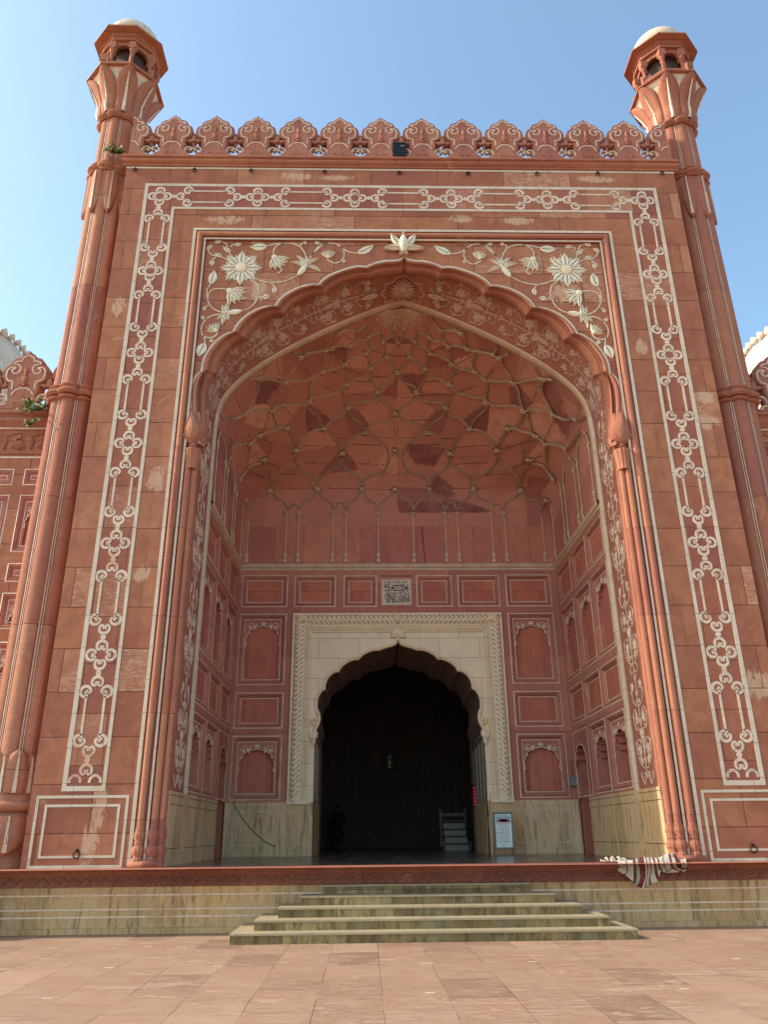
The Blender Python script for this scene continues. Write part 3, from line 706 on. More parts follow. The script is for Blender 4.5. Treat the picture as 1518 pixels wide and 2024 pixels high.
def post(parent, x, y, z, k, th):        # fleuron and scrolls that fill the gap between two merlons
    f = lambda u, v, h: V(x+u*k, y-h, z+v*k)
    mb = MB(); mb.fbox(f, -.03, .03, .44, .74, -.12, -.03)
    mb.leaf(0, .70, .12, .24, .10, f, -.0, h0=-.1); mb.leaf(0, .70, pi-.12, .24, .10, f, .0, h0=-.1); mb.leaf(0, .66, pi/2, .26, .15, f, .02, crease=False, h0=-.1)
    mb.disc(0, .97, .035, f, -.02, -.15, n=8); mb.fbox(f, -.02, .02, .88, .97, -.12, -.04)
    o = mb.build('merlon_fleuron', M_PARA, parent, True)
    sc = MB()
    for s in (-1, 1):
        P = [(.245, .17), (.25, .26), (.24, .36), (.19, .43), (.12, .455), (.05, .43), (.03, .37), (.07, .335), (.10, .36)]
        sc.ribbon(catmull([(s*u, v) for u, v in P], 4), .035*k, f, .01, -.10)
        sc.ribbon([(s*.25, .2), (s*.17, .165), (s*.10, .16), (s*.10, .085), (0, .085)], .03*k, f, .03, -.05)
    sc.build('scroll', M_WHITE, o)
for i in range(12): merlon(portal, -6.64+i*1.207, -.01, 19.72, 1., .50)
merlon(portal, -7.847, -.01, 19.72, 1., .50, 1); merlon(portal, 7.844, -.01, 19.72, 1., .50, -1)
for i in range(13): post(portal, -7.2435+i*1.207, -.0, 19.72, 1., .34)
FLX = -7.2435+6*1.207

# iron rings under the cornice and near the foot
def ring(x, z, r=.055):
    mb = MB(); P = [(x+r*cos(t*pi/8), -.035, z-r+r*sin(t*pi/8)) for t in range(17)]
    mb.tube(P, .012, 6); mb.tube([(x, .0, z+.01), (x, -.05, z+.01)], .018, 7); mb.disc(x, z+.01, .035, F0, .012, n=9)
    mb.build('iron_ring', M_METAL, portal, True)
for x, z in ((-7.59, 19.31), (-5.92, 19.32), (-4.31, 19.31), (-2.22, 19.29), (-.09, 19.28), (1.88, 19.28), (3.87, 19.30), (5.63, 19.33), (7.5, 19.36)): ring(x, z)
ring(-6.77, 1.53, .065); ring(6.75, 1.50, .065)

# ================================================================== INSIDE THE NICHE
NX, YB, Y0, Y1 = 5.12, 7.13, 1.56, 1.84      # half width, back wall, marble strip
ZC = 9.80                                     # cornice
RIB = [(5.12, 11.2), (5.115, 11.8), (5.08, 12.3), (4.97, 12.75), (4.70, 13.2), (4.20, 13.70), (3.54, 14.22), (2.63, 14.80), (1.70, 15.31), (.75, 15.77), (0, 16.06)]
SOF = [(5.12, 11.2), (5.17, 11.8), (5.18, 12.35), (5.07, 12.95), (4.80, 13.60), (4.25, 14.28), (3.50, 14.95), (2.62, 15.50), (1.70, 15.93), (.85, 16.20), (0, 16.40)]
RS = resample(catmull(RIB, 8), 60); SS = resample(catmull(SOF, 8), 60)
ARC = sum(hypot(a[0]-b[0], a[1]-b[1]) for a, b in zip(RS, RS[1:]))
def rev(s):                                   # reveal + soffit as one band: u = depth, v = height then arc length
    def f(u, v, h):
        if v < 11.2: return V(s*(NX-h), u, v)
        t = min(1., (v-11.2)/ARC)*60; i = min(59, int(t)); k = t-i; m = max(0., min(1., (u-.6)/(Y0-.6)))
        def P(C): return C[i][0]+(C[i+1][0]-C[i][0])*k, C[i][1]+(C[i+1][1]-C[i][1])*k
        a, b = P(SS), P(RS); x, z = a[0]+(b[0]-a[0])*m, a[1]+(b[1]-a[1])*m
        dx, dz = b[0]-0, b[1]-11.6; q = hypot(dx, dz) or 1
        return V(s*(x-dx/q*h), u, z-dz/q*h)
    return f
for s in (-1, 1):
    f = rev(s); mb = MB()
    vs = [2.66+i*(11.2-2.66)/12 for i in range(13)]+[11.2+ARC*i/50 for i in range(1, 51)]
    us = [.12, .3, .6, .85, 1.1, 1.35, Y0]
    mb.grid([[f(u, v, 0) for u in us] for v in vs], 0, uv=[[(u, v) for u in us] for v in vs])
    mb.build('niche_reveal', M_REVEAL, portal, True)
    # marble strip and the rib that continues it
    mb = MB(); us = [Y0, Y0, Y0+.06, Y0+.09, Y1-.07, Y1-.04, Y1, Y1+.02]; hs = [0, .03, .035, .05, .05, .035, .03, -.03]
    lo = [v for v in vs if v <= 12.4]; hi = [v for v in vs if v >= 12.2]
    mb.grid([[f(u, v, h) for u, h in zip(us, hs)] for v in lo]); mb.build('marble_strip', M_WHITE2, portal)
    mb = MB(); mb.grid([[f(u, v, h) for u, h in zip(us, hs)] for v in hi]); mb.build('niche_rib', M_TAN, portal, True)
# soften: the lobed inner edge meets the soffit
mb = MB(); rows = []
sm = resample([(x, z) for x, z in catmull(SOF, 8)], len(lobes(IL))-1)
smb = [(-x, z) for x, z in sm]; smb = smb+[(x, z) for x, z in sm[::-1]][1:]
Il = resample(lobes(IL), len(lobes(IL))-1)
ib = [(-x, z) for x, z in Il[::-1]]+Il[1:]
rows = [[V(x, .555, z) for x, z in ib], [V(x*.35+X*.65, .60, z*.35+Z*.65) for (x, z), (X, Z) in zip(ib, smb)], [V(X, .66, Z) for X, Z in smb]]
mb.grid(rows); mb.build('soffit_edge', M_REVEAL, portal)

# arabesque of inlaid vines
def star(mb, u, v, r, f, h, a0=0, n=6, lf=.55):
    for k in range(n): mb.leaf(u, v, a0+2*pi*k/n, r*(1 if k % 2 == 0 else .8), r*lf, f, h, crease=False, n=4)
    mb.disc(u, v, r*.2, f, h*1.3, n=6)
def vine(mb, f, uc, v0, v1, W, h=.012, w=.017, unit=2.15, start=True):
    n = max(1, round((v1-v0)/unit)); U = (v1-v0)/n
    def st(P, ww=w): mb.ribbon(catmull(P, 5), ww, f, h)
    for k in range(n):
        b = v0+k*U; rn = random.Random(k*7+int(v0*10))
        g = lambda u, v: (uc+u*W, b+v*U)
        st([g(0, 0), g(.03, .25), g(-.02, .5), g(.02, .75), g(0, 1)], w*1.15)
        # foot or calyx
        for s in (-1, 1):
            if k == 0 and start:
                st([g(0, .0), g(s*.25, .055), g(s*.30, -.02), g(s*.45, -.05), g(s*.62, .0), g(s*.75, .06)], w*1.8); mb.leaf(*g(s*.6, .0), pi/2-s*.7, .16, .07, f, h)
            else:
                st([g(0, .04), g(s*.35, .0), g(s*.5, .055), g(s*.35, .09)]); mb.leaf(*g(s*.35, .085), pi/2+s*.8, .10, .06, f, h)
            # big spiral with a six petal flower
            st([g(0, .10), g(s*.30, .10), g(s*.72, .17), g(s*.88, .27), g(s*.70, .36), g(s*.38, .36), g(s*.28, .29), g(s*.45, .26)])
            star(mb, *g(s*.50, .265), .17, f, h, rn.random()*3)
            star(mb, *g(s*.42, .17), .11, f, h, rn.random()*3, 5)
            mb.leaf(*g(s*.70, .165), pi/2+s*.3, .11, .045, f, h); mb.leaf(*g(s*.86, .30), pi/2-s*.2, .13, .05, f, h)
            st([g(0, .40), g(s*.22, .46), g(s*.62, .46), g(s*.82, .54), g(s*.75, .63), g(s*.5, .66), g(s*.36, .60)])
            star(mb, *g(s*.42, .565), .165, f, h, rn.random()*3)
            mb.leaf(*g(s*.80, .56), pi/2-s*.4, .13, .055, f, h); mb.leaf(*g(s*.60, .47), pi/2+s*1.0, .12, .05, f, h)
            st([g(0, .68), g(s*.30, .69), g(s*.60, .74), g(s*.66, .82), g(s*.5, .87)]); star(mb, *g(s*.52, .88), .13, f, h, rn.random()*3, 5)
            mb.leaf(*g(s*.66, .80), pi/2-s*.6, .12, .05, f, h); mb.leaf(*g(s*.25, .70), pi/2+s*.5, .12, .045, f, h)
            for t in (.14, .50, .78, .93): mb.leaf(*g(s*.02, t), pi/2-s*.6, .13, .04, f, h)
        # vase with crown
        mb.leaf(*g(0, .22), pi/2, .42, .11, f, h, crease=False)
        for q in range(7): mb.leaf(*g((q-3)*.035, .385), pi/2-(q-3)*.22, .20-.012*abs(q-3), .04, f, h, crease=False, n=4)
        mb.ribbon([g(-.17, .385), g(0, .375), g(.17, .385)], .035, f, h*1.1)
        for s in (-1, 1): st([g(s*.16, .385), g(s*.24, .36), g(s*.22, .335)])
for s in (-1, 1):
    f = rev(s); mb = MB(); vine(mb, f, .90, 2.86, 12.0, .52)
    mb.build('jamb_vine_inlay', M_WHITE, portal)
    mb = MB(); vine(mb, f, 1.08, 12.0, 11.2+ARC-.75, .46, start=False, w=.018, h=.02)
    mb.build('soffit_vine_relief', M_DULL, portal)
mb = MB()                                # rosette at the crown of the soffit
f = lambda u, v, h: V(u, 1.10+v, 16.24-.34*(v+.5)-abs(u)*.30-h)
for k in range(20): a = 2*pi*k/20; mb.leaf(.10*cos(a), .08*sin(a), a, .26, .05, f, .02, crease=False, n=4)
mb.disc(0, 0, .1, f, .03, n=14, dome=.02)
P = [(.62, 0), (.5, .12), (.5, .28), (.3, .28), (.2, .38), (0, .42)]; P = P+[(-x, y) for x, y in P[::-1]][1:]; P = P+[(x, -y) for x, y in P[::-1]][1:-1]
mb.ribbon(P, .022, f, .015, 0, closed=True)
for s in (-1, 1): mb.leaf(s*.7, 0, 0 if s > 0 else pi, .5, .16, f, .03); star(mb, s*1.0, .26, .11, f, .02); star(mb, s*1.0, -.26, .11, f, .02)
mb.build('soffit_rosette', M_DULL, portal)

# ---- cusped arch outline used by the doorway and the blind niches
def cusp_arch(uc, hw, vs, va, n=4, ogee=.10, jut=.035):
    """half outline from the foot (uc+hw, vs) to the apex, n lobes"""
    H = va-vs; pts = []
    base = lambda t: (uc+hw*cos(t*pi/2)**.78, vs+H*(.94*sin(t*pi/2)**.92)+H*.06*max(0, (t-.8)/.2)**2)
    ts = [i/n*.84 for i in range(n+1)]
    prev = base(0)
    for a, b in zip(ts, ts[1:]):
        A, B = base(a), base(b); d = Vector((B[0]-A[0], B[1]-A[1])); nn = Vector((d.y, -d.x)).normalized()*d.length*.23
        for k in range(6):
            t = k/6; q = 4*t*(1-t); pts.append((A[0]+d.x*t+nn.x*q, A[1]+d.y*t+nn.y*q))
    A = base(ts[-1]); pts.append(A)
    for k in range(1, 5): t = k/4; pts.append((A[0]+(uc-A[0])*t, A[1]+(va-A[1])*(t**1.5)*.75+(va-A[1])*.25*t+.0))
    return pts
def panel(parent, f, u0, u1, v0, v1, kind, dep=.07, niche=.12):
    """moulded panel in a wall opening u0..u1 x v0..v1"""
    mb = MB(); a = .03
    uni = lambda i, h: [f(u0+i, v0+i, h), f(u1-i, v0+i, h), f(u1-i, v1-i, h), f(u0+i, v1-i, h)]
    pr = [(0, 0, 1), (a, .008, 1), (a, -.01, 0), (.05, -.012, 0), (.065, .006, 0), (.085, .002, 0), (.10, -.03, 0), (.12, -.035, 0), (.135, -dep, 0), (.155, -dep, 0)]
    for (i0, h0, m0), (i1, h1, m1) in zip(pr, pr[1:]): mb.grid([uni(i0, h0), uni(i1, h1)], m0 if (i0 == 0) else 0, True)
    mb.rect(u0+.155, u1-.155, v0+.155, v1-.155, .022, f, -dep+.006, -dep, 1)
    i = .155
    if kind == 'plain': mb.add(uni(i, -dep), [(0, 1, 2, 3)], 2)
    else:
        uc = (u0+u1)/2; hw = (u1-u0)/2-i-.045; top = v1-i-.22; vs = top-(hw*1.02 if kind == 'arch' else hw*.95); vb = v0+i+.035
        H = cusp_arch(uc, hw-.03, vs, top); R = [(2*uc-x, y) for x, y in H[::-1]]
        hole = [(uc+hw-.03, vb)]+H+R[1:]+[(uc-hw+.03, vb)]
        outer = [(u0+i, v0+i), (u1-i, v0+i), (u1-i, v1-i), (u0+i, v1-i)]
        mb.poly(outer, f, -dep, 0, holes=[hole])
        mb.ribbon([(uc+hw-.005, vs-.06)]+[(x+(x-uc)/hw*.012, y+.012) for x, y in H]+[(x+(x-uc)/hw*.012, y+.012) for x, y in R[1:]]+[(uc-hw+.005, vs-.06)], .022, f, -dep+.008, -dep, 1)
        nn = len(hole); mb.add([f(x, y, -dep) for x, y in hole]+[f(x, y, -dep-niche) for x, y in hole], [(k, (k+1) % nn, nn+(k+1) % nn, nn+k) for k in range(nn)], 0)
        mb.poly(hole, f, -dep-niche, 2)
        g = lambda u, v, h: f(u, v, h-dep)
        for k in range(5): mb.leaf(uc, top+.03, pi/2+(k-2)*.5, .12, .045, g, .010, 1, n=4)
        for s in (-1, 1):
            k_ = hw/.6; c = (uc+s*hw*.72, top-.02)
            mb.ribbon([(c[0]+.13*k_*cos(t), c[1]+.12*k_*sin(t)) for t in ([2.9-.35*q for q in range(11)] if s > 0 else [.25+.35*q for q in range(11)])], .016, g, .007, 0, 1)
            for q in range(5): mb.leaf(c[0]+s*.02, c[1]-.02, 2*pi*q/5+.3, .085*k_, .04, g, .010, 1, n=4)
            mb.leaf(uc+s*hw*.42, top-.13*k_, pi/2-s*.25, .2*k_, .06, g, .010, 1, bend=-s*.8); mb.leaf(uc+s*hw*.42, top-.02*k_, pi/2-s*.1, .12*k_, .05, g, .010, 1, bend=s*.9)
            mb.leaf(uc+s*hw*.80, vs+.30*k_, pi/2-s*.5, .10, .04, g, .010, 1); mb.disc(uc+s*(hw-.005), vs-.07, .03, g, .010, n=8, mi=1)
        if niche > .25:                  # stepped corbels in the head of a deep niche
            for s in (-1, 1):
                for q in range(3):
                    z = vs+.10+q*.17; w_ = .05+.07*q
                    a_, b_ = sorted((uc+s*(hw-.04), uc+s*(hw-.04-w_))); mb.fbox(f, a_, b_, z, z+.12+.02*q, -dep-niche+.01, -dep-.08, 0)
    return mb.build('wall_panel', [M_INNER, M_DULL if False else M_WHITE, M_FIELD], parent)

rowsZ = [(2.72, 4.52, 'arch'), (4.73, 5.79, 'plain'), (6.02, 8.24, 'arch'), (8.46, 9.52, 'plain')]
# back wall
OX = -.05
fb = FA(YB)
pan = []
for s in (-1, 1):
    for z0, z1, kd in rowsZ: a, b = sorted((OX+s*3.50, OX+s*4.96)); pan.append((a, b, z0, z1, kd, .13 if z0 < 3 else .07))
for a, b in ((-3.33, -2.02), (-1.765, -.70), (.575, 1.71), (1.90, 3.24)): pan.append((a, b, 8.46, 9.50, 'plain', 0))
DO = 2.53                                # door opening half width
mb = MB()
cells(mb, fb, -NX-.1, NX+.1, 2.62, 12.4, [p[:4] for p in pan]+[(OX-3.28, OX+3.28, 2.62, 8.23), (-.60, .46, 8.42, 9.52)])
mb.build('back_wall', M_INNER, portal)
for a, b, z0, z1, kd, nc in pan: panel(portal, fb, a, b, z0, z1, kd, niche=nc)

# side walls, with a doorway in the deepest bay
for s in (-1, 1):
    f = SL(NX, s); pan = []
    for k, (a, b) in enumerate(((1.96, 3.48), (3.60, 5.20), (5.36, 7.00))):
        for z0, z1, kd in rowsZ:
            if k == 2 and z0 < 3: continue
            pan.append((a, b, z0, z1, kd, .42 if z0 < 3 else .10))
    mb = MB(); hole = (5.78, 6.86, 2.0, 4.32)
    cells(mb, f, Y1, YB, 2.64, 12.72, [p[:4] for p in pan]+[(5.36, 7.00, 2.60, 4.52)])
    mb.quad(f(5.36, 2.64, 0), f(5.78, 2.64, 0), f(5.78, 4.52, 0), f(5.36, 4.52, 0)); mb.quad(f(6.86, 2.64, 0), f(7.0, 2.64, 0), f(7.0, 4.52, 0), f(6.86, 4.52, 0))
    H = cusp_arch(6.32, .54, 3.45, 4.12, 3); R = [(12.64-x, y) for x, y in H[::-1]]
    mb.poly([(6.86, 4.52), (6.86, 3.3)]+H+R[1:]+[(5.78, 3.3), (5.78, 4.52)], f, 0)
    pr = [(6.86, ZF)]+[(6.86, 3.3)]+H+R[1:]+[(5.78, 3.3)]+[(5.78, ZF)]
    rvl = MB(); rvl.grid([[f(u, v, 0) for u, v in pr], [f(u, v, -.45) for u, v in pr]]); rvl.grid([[f(u, v, -.45) for u, v in pr], [f(u, v, -1.2) for u, v in pr]], 1); rvl.build('passage_reveal', [M_FIELD, M_DARK], portal)  # deeper part of the reveal is coloured dark to stand for shade
    mb.build('side_wall', M_INNER, portal)
    mb = MB(); mb.quad(f(5.5, ZF, -1.21), f(7.1, ZF, -1.21), f(7.1, 4.5, -1.21), f(5.5, 4.5, -1.21)); mb.build('passage_back', M_DARK, portal)  # dark sheet painting the unlit depth of the passage
    mb = MB(); mb.rect(5.36, 7.0, 2.70, 4.52, .03, f, .008); mb.ribbon([(6.90, 2.66), (6.90, 3.4)]+[(x+(x-6.32)*.06, y+.03) for x, y in H+R[1:]]+[(5.74, 3.4), (5.74, 2.66)], .024, f, .010)
    mb.build('doorway_line', M_WHITE, portal)
    for a, b, z0, z1, kd, nc in pan: panel(portal, f, a, b, z0, z1, kd, niche=nc)
    # dado
    mb = MB(); cells(mb, f, .16, YB, ZF-.02, 2.66, [(5.78, 6.86, ZF-.02, 2.66)], .035)
    mb.quad(f(.16, ZF, .035), f(.16, ZF, -.1), f(.16, 2.66, -.1), f(.16, 2.66, .035))
    mb.quad(f(.16, 2.66, .035), f(YB, 2.66, .035), f(YB, 2.66, -.02), f(.16, 2.66, -.02))
    d = mb.build('dado', M_DADO, portal)
    mb = MB(); mb.fbox(f, Y0, Y1, ZF, 2.64, .035, .06); mb.build('dado_strip', M_DADO, d)
    mb = MB()
    for z in (2.40, 1.55): mb.ribbon([(.2, z), (Y0-.05, z)], .010, f, .042, .03); mb.ribbon([(Y1+.05, z), (5.70, z)], .010, f, .042, .03)
    mb.ribbon([(.2, 2.58), (5.75, 2.58)], .010, f, .042, .03); mb.ribbon([(5.70, 2.4), (5.70, 1.3)], .010, f, .042, .03)
    mb.build('dado_line', M_GROOVE, d)
for s in (-1, 1):
    mb = MB(); a, b = sorted((OX+s*DO, s*NX)); cells(mb, fb, a, b, ZF-.02, 2.66, [], .035); mb.quad(fb(a, 2.66, .035), fb(b, 2.66, .035), fb(b, 2.66, -.02), fb(a, 2.66, -.02))
    d = mb.build('dado', M_DADO, portal)
    mb = MB(); a, b = sorted((OX+s*(DO+.10), s*(NX-.22))); mb.rect(a, b, 1.28, 2.60, .018, fb, .043, .03); mb.rect(a+.22*(s > 0)+.05, b-.22*(s < 0)-.05, 1.52, 2.42, .018, fb, .043, .03)
    for z in (s*(NX-.05), s*(NX-.16)): mb.ribbon([(z, 1.25), (z, 2.62)], .018, fb, .043, .03)
    mb.build('dado_line', M_WHITE2, d)

# cornice moulding round the niche
mb = MB(); pr = [(0, 9.66), (.03, 9.68), (.03, 9.74), (.07, 9.76), (.09, 9.81), (.09, 9.86), (.05, 9.89), (0, 9.92)]
mb.grid([[V(-NX+o, Y1, z) for o, z in pr], [V(-NX+o, YB-o, z) for o, z in pr], [V(NX-o, YB-o, z) for o, z in pr], [V(NX-o, Y1, z) for o, z in pr]])
mb.build('niche_cornice', M_TAN, portal)

# ---- the vault: rounded-rectangle sections that shrink towards the crown
wz = [(x, z) for x, z in catmull(RIB, 10)]
def width(z):
    if z <= 11.2: return 5.12
    for (x0, z0), (x1, z1) in zip(wz, wz[1:]):
        if z0 <= z <= z1: return x0+(x1-x0)*(z-z0)/max(1e-9, z1-z0)
    return .0
def expo(z):
    T = [(0, 60), (11.2, 40), (11.7, 18), (12.2, 8), (12.6, 4.2), (12.9, 3.0), (13.4, 2.4), (14.2, 2.15), (20, 2.05)]
    for (a, p), (b, q) in zip(T, T[1:]):
        if a <= z <= b: return p+(q-p)*(z-a)/(b-a)
    return 2.
def depth(z): return (YB-Y1)*(width(z)/5.12)**.92
def vp(th, z):                            # th 0..pi : right side, back, left side
    n = expo(z); c, s_ = cos(th), sin(th); w_, d_ = width(z), depth(z)
    return V(w_*math.copysign(abs(c)**(2/n), c), Y1+d_*abs(s_)**(2/n), z)
NV = 130
mb = MB(); zs = [11.2+(16.05-11.2)*(i/NV) for i in range(0, NV)]+[16.045]
ths = [pi*i/216 for i in range(217)]
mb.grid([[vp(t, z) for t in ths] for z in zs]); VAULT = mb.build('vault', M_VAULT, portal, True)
ths = [pi*i/72 for i in range(73)]
mb = MB(); mb.grid([[vp(t, z) for t in ths] for z in (9.9, 10.6, 11.2)]); mb.build('vault_drum', M_SLAB, portal)

def F_(p):
    w_, d_ = width(p.z), depth(p.z)
    if w_ < .02: return 1
    n = expo(p.z); return (abs(p.x)/w_)**n+(max(0, p.y-Y1)/d_)**n-1
def hit(px, py):                          # photo pixel -> point on the vault surface
    d = ray(px, py); t = (1.9-CY)/d.y; p = CAM+d*t
    if F_(p) > 0: return None
    while t < 60:
        t2 = t+.06; q = CAM+d*t2
        if F_(q) > 0:
            for _ in range(18):
                m = (t+t2)/2
                if F_(CAM+d*m) > 0: t2 = m
                else: t = m
            return CAM+d*t
        t = t2
    return None
def vnorm(p):
    e = 1e-3; g = Vector(((F_(p+V(e, 0, 0))-F_(p-V(e, 0, 0))), (F_(p+V(0, e, 0))-F_(p-V(0, e, 0))), (F_(p+V(0, 0, e))-F_(p-V(0, 0, e)))))
    return -g.normalized() if g.length > 1e-12 else V(0, -1, 0)
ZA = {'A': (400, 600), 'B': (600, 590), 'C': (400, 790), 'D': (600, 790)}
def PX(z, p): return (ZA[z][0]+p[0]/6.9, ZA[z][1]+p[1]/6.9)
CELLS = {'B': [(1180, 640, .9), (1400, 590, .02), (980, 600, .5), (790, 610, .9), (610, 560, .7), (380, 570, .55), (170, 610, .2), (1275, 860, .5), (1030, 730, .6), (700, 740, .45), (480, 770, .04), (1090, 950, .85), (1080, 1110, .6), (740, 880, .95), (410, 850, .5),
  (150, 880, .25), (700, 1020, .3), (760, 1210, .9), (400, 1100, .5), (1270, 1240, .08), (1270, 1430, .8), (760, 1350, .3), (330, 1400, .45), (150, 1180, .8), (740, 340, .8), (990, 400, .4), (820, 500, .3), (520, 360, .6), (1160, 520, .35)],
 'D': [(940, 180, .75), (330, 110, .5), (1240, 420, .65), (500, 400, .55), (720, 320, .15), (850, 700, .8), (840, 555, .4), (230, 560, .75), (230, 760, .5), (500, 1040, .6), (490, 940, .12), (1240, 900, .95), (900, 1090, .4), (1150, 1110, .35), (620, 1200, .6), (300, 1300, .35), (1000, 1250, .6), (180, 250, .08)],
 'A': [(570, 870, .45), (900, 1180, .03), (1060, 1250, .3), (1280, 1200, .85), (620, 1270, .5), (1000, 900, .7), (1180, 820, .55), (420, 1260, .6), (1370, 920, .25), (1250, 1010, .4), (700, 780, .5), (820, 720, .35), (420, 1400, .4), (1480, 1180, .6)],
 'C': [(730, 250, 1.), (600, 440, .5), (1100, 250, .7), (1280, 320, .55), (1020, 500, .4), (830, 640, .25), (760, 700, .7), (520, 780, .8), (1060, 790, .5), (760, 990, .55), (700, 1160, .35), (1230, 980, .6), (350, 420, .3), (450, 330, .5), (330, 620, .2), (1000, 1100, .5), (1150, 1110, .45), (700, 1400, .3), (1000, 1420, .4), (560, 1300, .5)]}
CRK = [('D', [(0, 620), (300, 640), (480, 655)]), ('D', [(0, 855), (300, 870), (500, 890)]), ('D', [(560, 860), (840, 875), (1120, 885)]), ('D', [(430, 520), (680, 530)]), ('D', [(700, 270), (1100, 285)]), ('D', [(1000, 515), (1240, 520)]), ('D', [(660, 605), (1100, 620)]), ('D', [(1080, 1010), (1243, 1012)]),
 ('D', [(60, 1205), (150, 1207)]), ('D', [(260, 1208), (740, 1215)]), ('D', [(860, 1220), (1190, 1228)]), ('B', [(920, 1065), (1240, 1075)]), ('B', [(680, 1125), (920, 1135)]), ('B', [(550, 955), (850, 1050)]), ('B', [(320, 780), (530, 915)]), ('B', [(220, 1185), (450, 1275)]), ('B', [(1040, 1350), (1290, 1360)]), ('B', [(570, 1300), (960, 1320)]),
 ('B', [(900, 705), (1150, 770)]), ('B', [(690, 650), (850, 720)]), ('B', [(550, 480), (650, 580)]), ('B', [(270, 480), (290, 700)]), ('B', [(300, 960), (510, 1045)]), ('A', [(410, 1130), (460, 1280), (520, 1450)]), ('A', [(720, 860), (790, 1150)]), ('A', [(990, 700), (1060, 980)]), ('A', [(1400, 880), (1490, 1030)]),
 ('A', [(1080, 1220), (1200, 1350)]), ('A', [(820, 1180), (880, 1370), (1000, 1330)]), ('A', [(800, 1130), (950, 1060)]), ('C', [(470, 0), (510, 110)]), ('C', [(320, 0), (300, 250)]), ('C', [(1100, 95), (1270, 250), (1420, 285)]), ('C', [(550, 240), (610, 400), (670, 560)]), ('C', [(480, 290), (440, 600)]), ('C', [(820, 540), (1200, 670)]), ('C', [(650, 980), (910, 1090)]),
 ('C', [(680, 760), (1050, 930)]), ('C', [(520, 1110), (700, 1230), (870, 1245)]), ('C', [(970, 1205), (1400, 1210)]), ('C', [(1040, 1010), (1400, 1015)]), ('C', [(880, 720), (930, 700), (900, 880)]), ('B', [(1180, 780), (1400, 790)]), ('D', [(20, 280), (60, 300)]), ('D', [(1243, 290), (1243, 510)])]
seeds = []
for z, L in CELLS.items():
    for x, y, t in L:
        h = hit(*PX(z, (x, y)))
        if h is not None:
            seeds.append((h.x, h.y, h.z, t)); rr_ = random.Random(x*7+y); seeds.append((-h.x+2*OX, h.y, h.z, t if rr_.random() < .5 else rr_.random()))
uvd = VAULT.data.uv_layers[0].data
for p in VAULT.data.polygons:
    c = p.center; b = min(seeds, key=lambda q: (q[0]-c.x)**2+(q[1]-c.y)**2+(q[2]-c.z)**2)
    for li in p.loop_indices: uvd[li].uv = (b[3], .5)
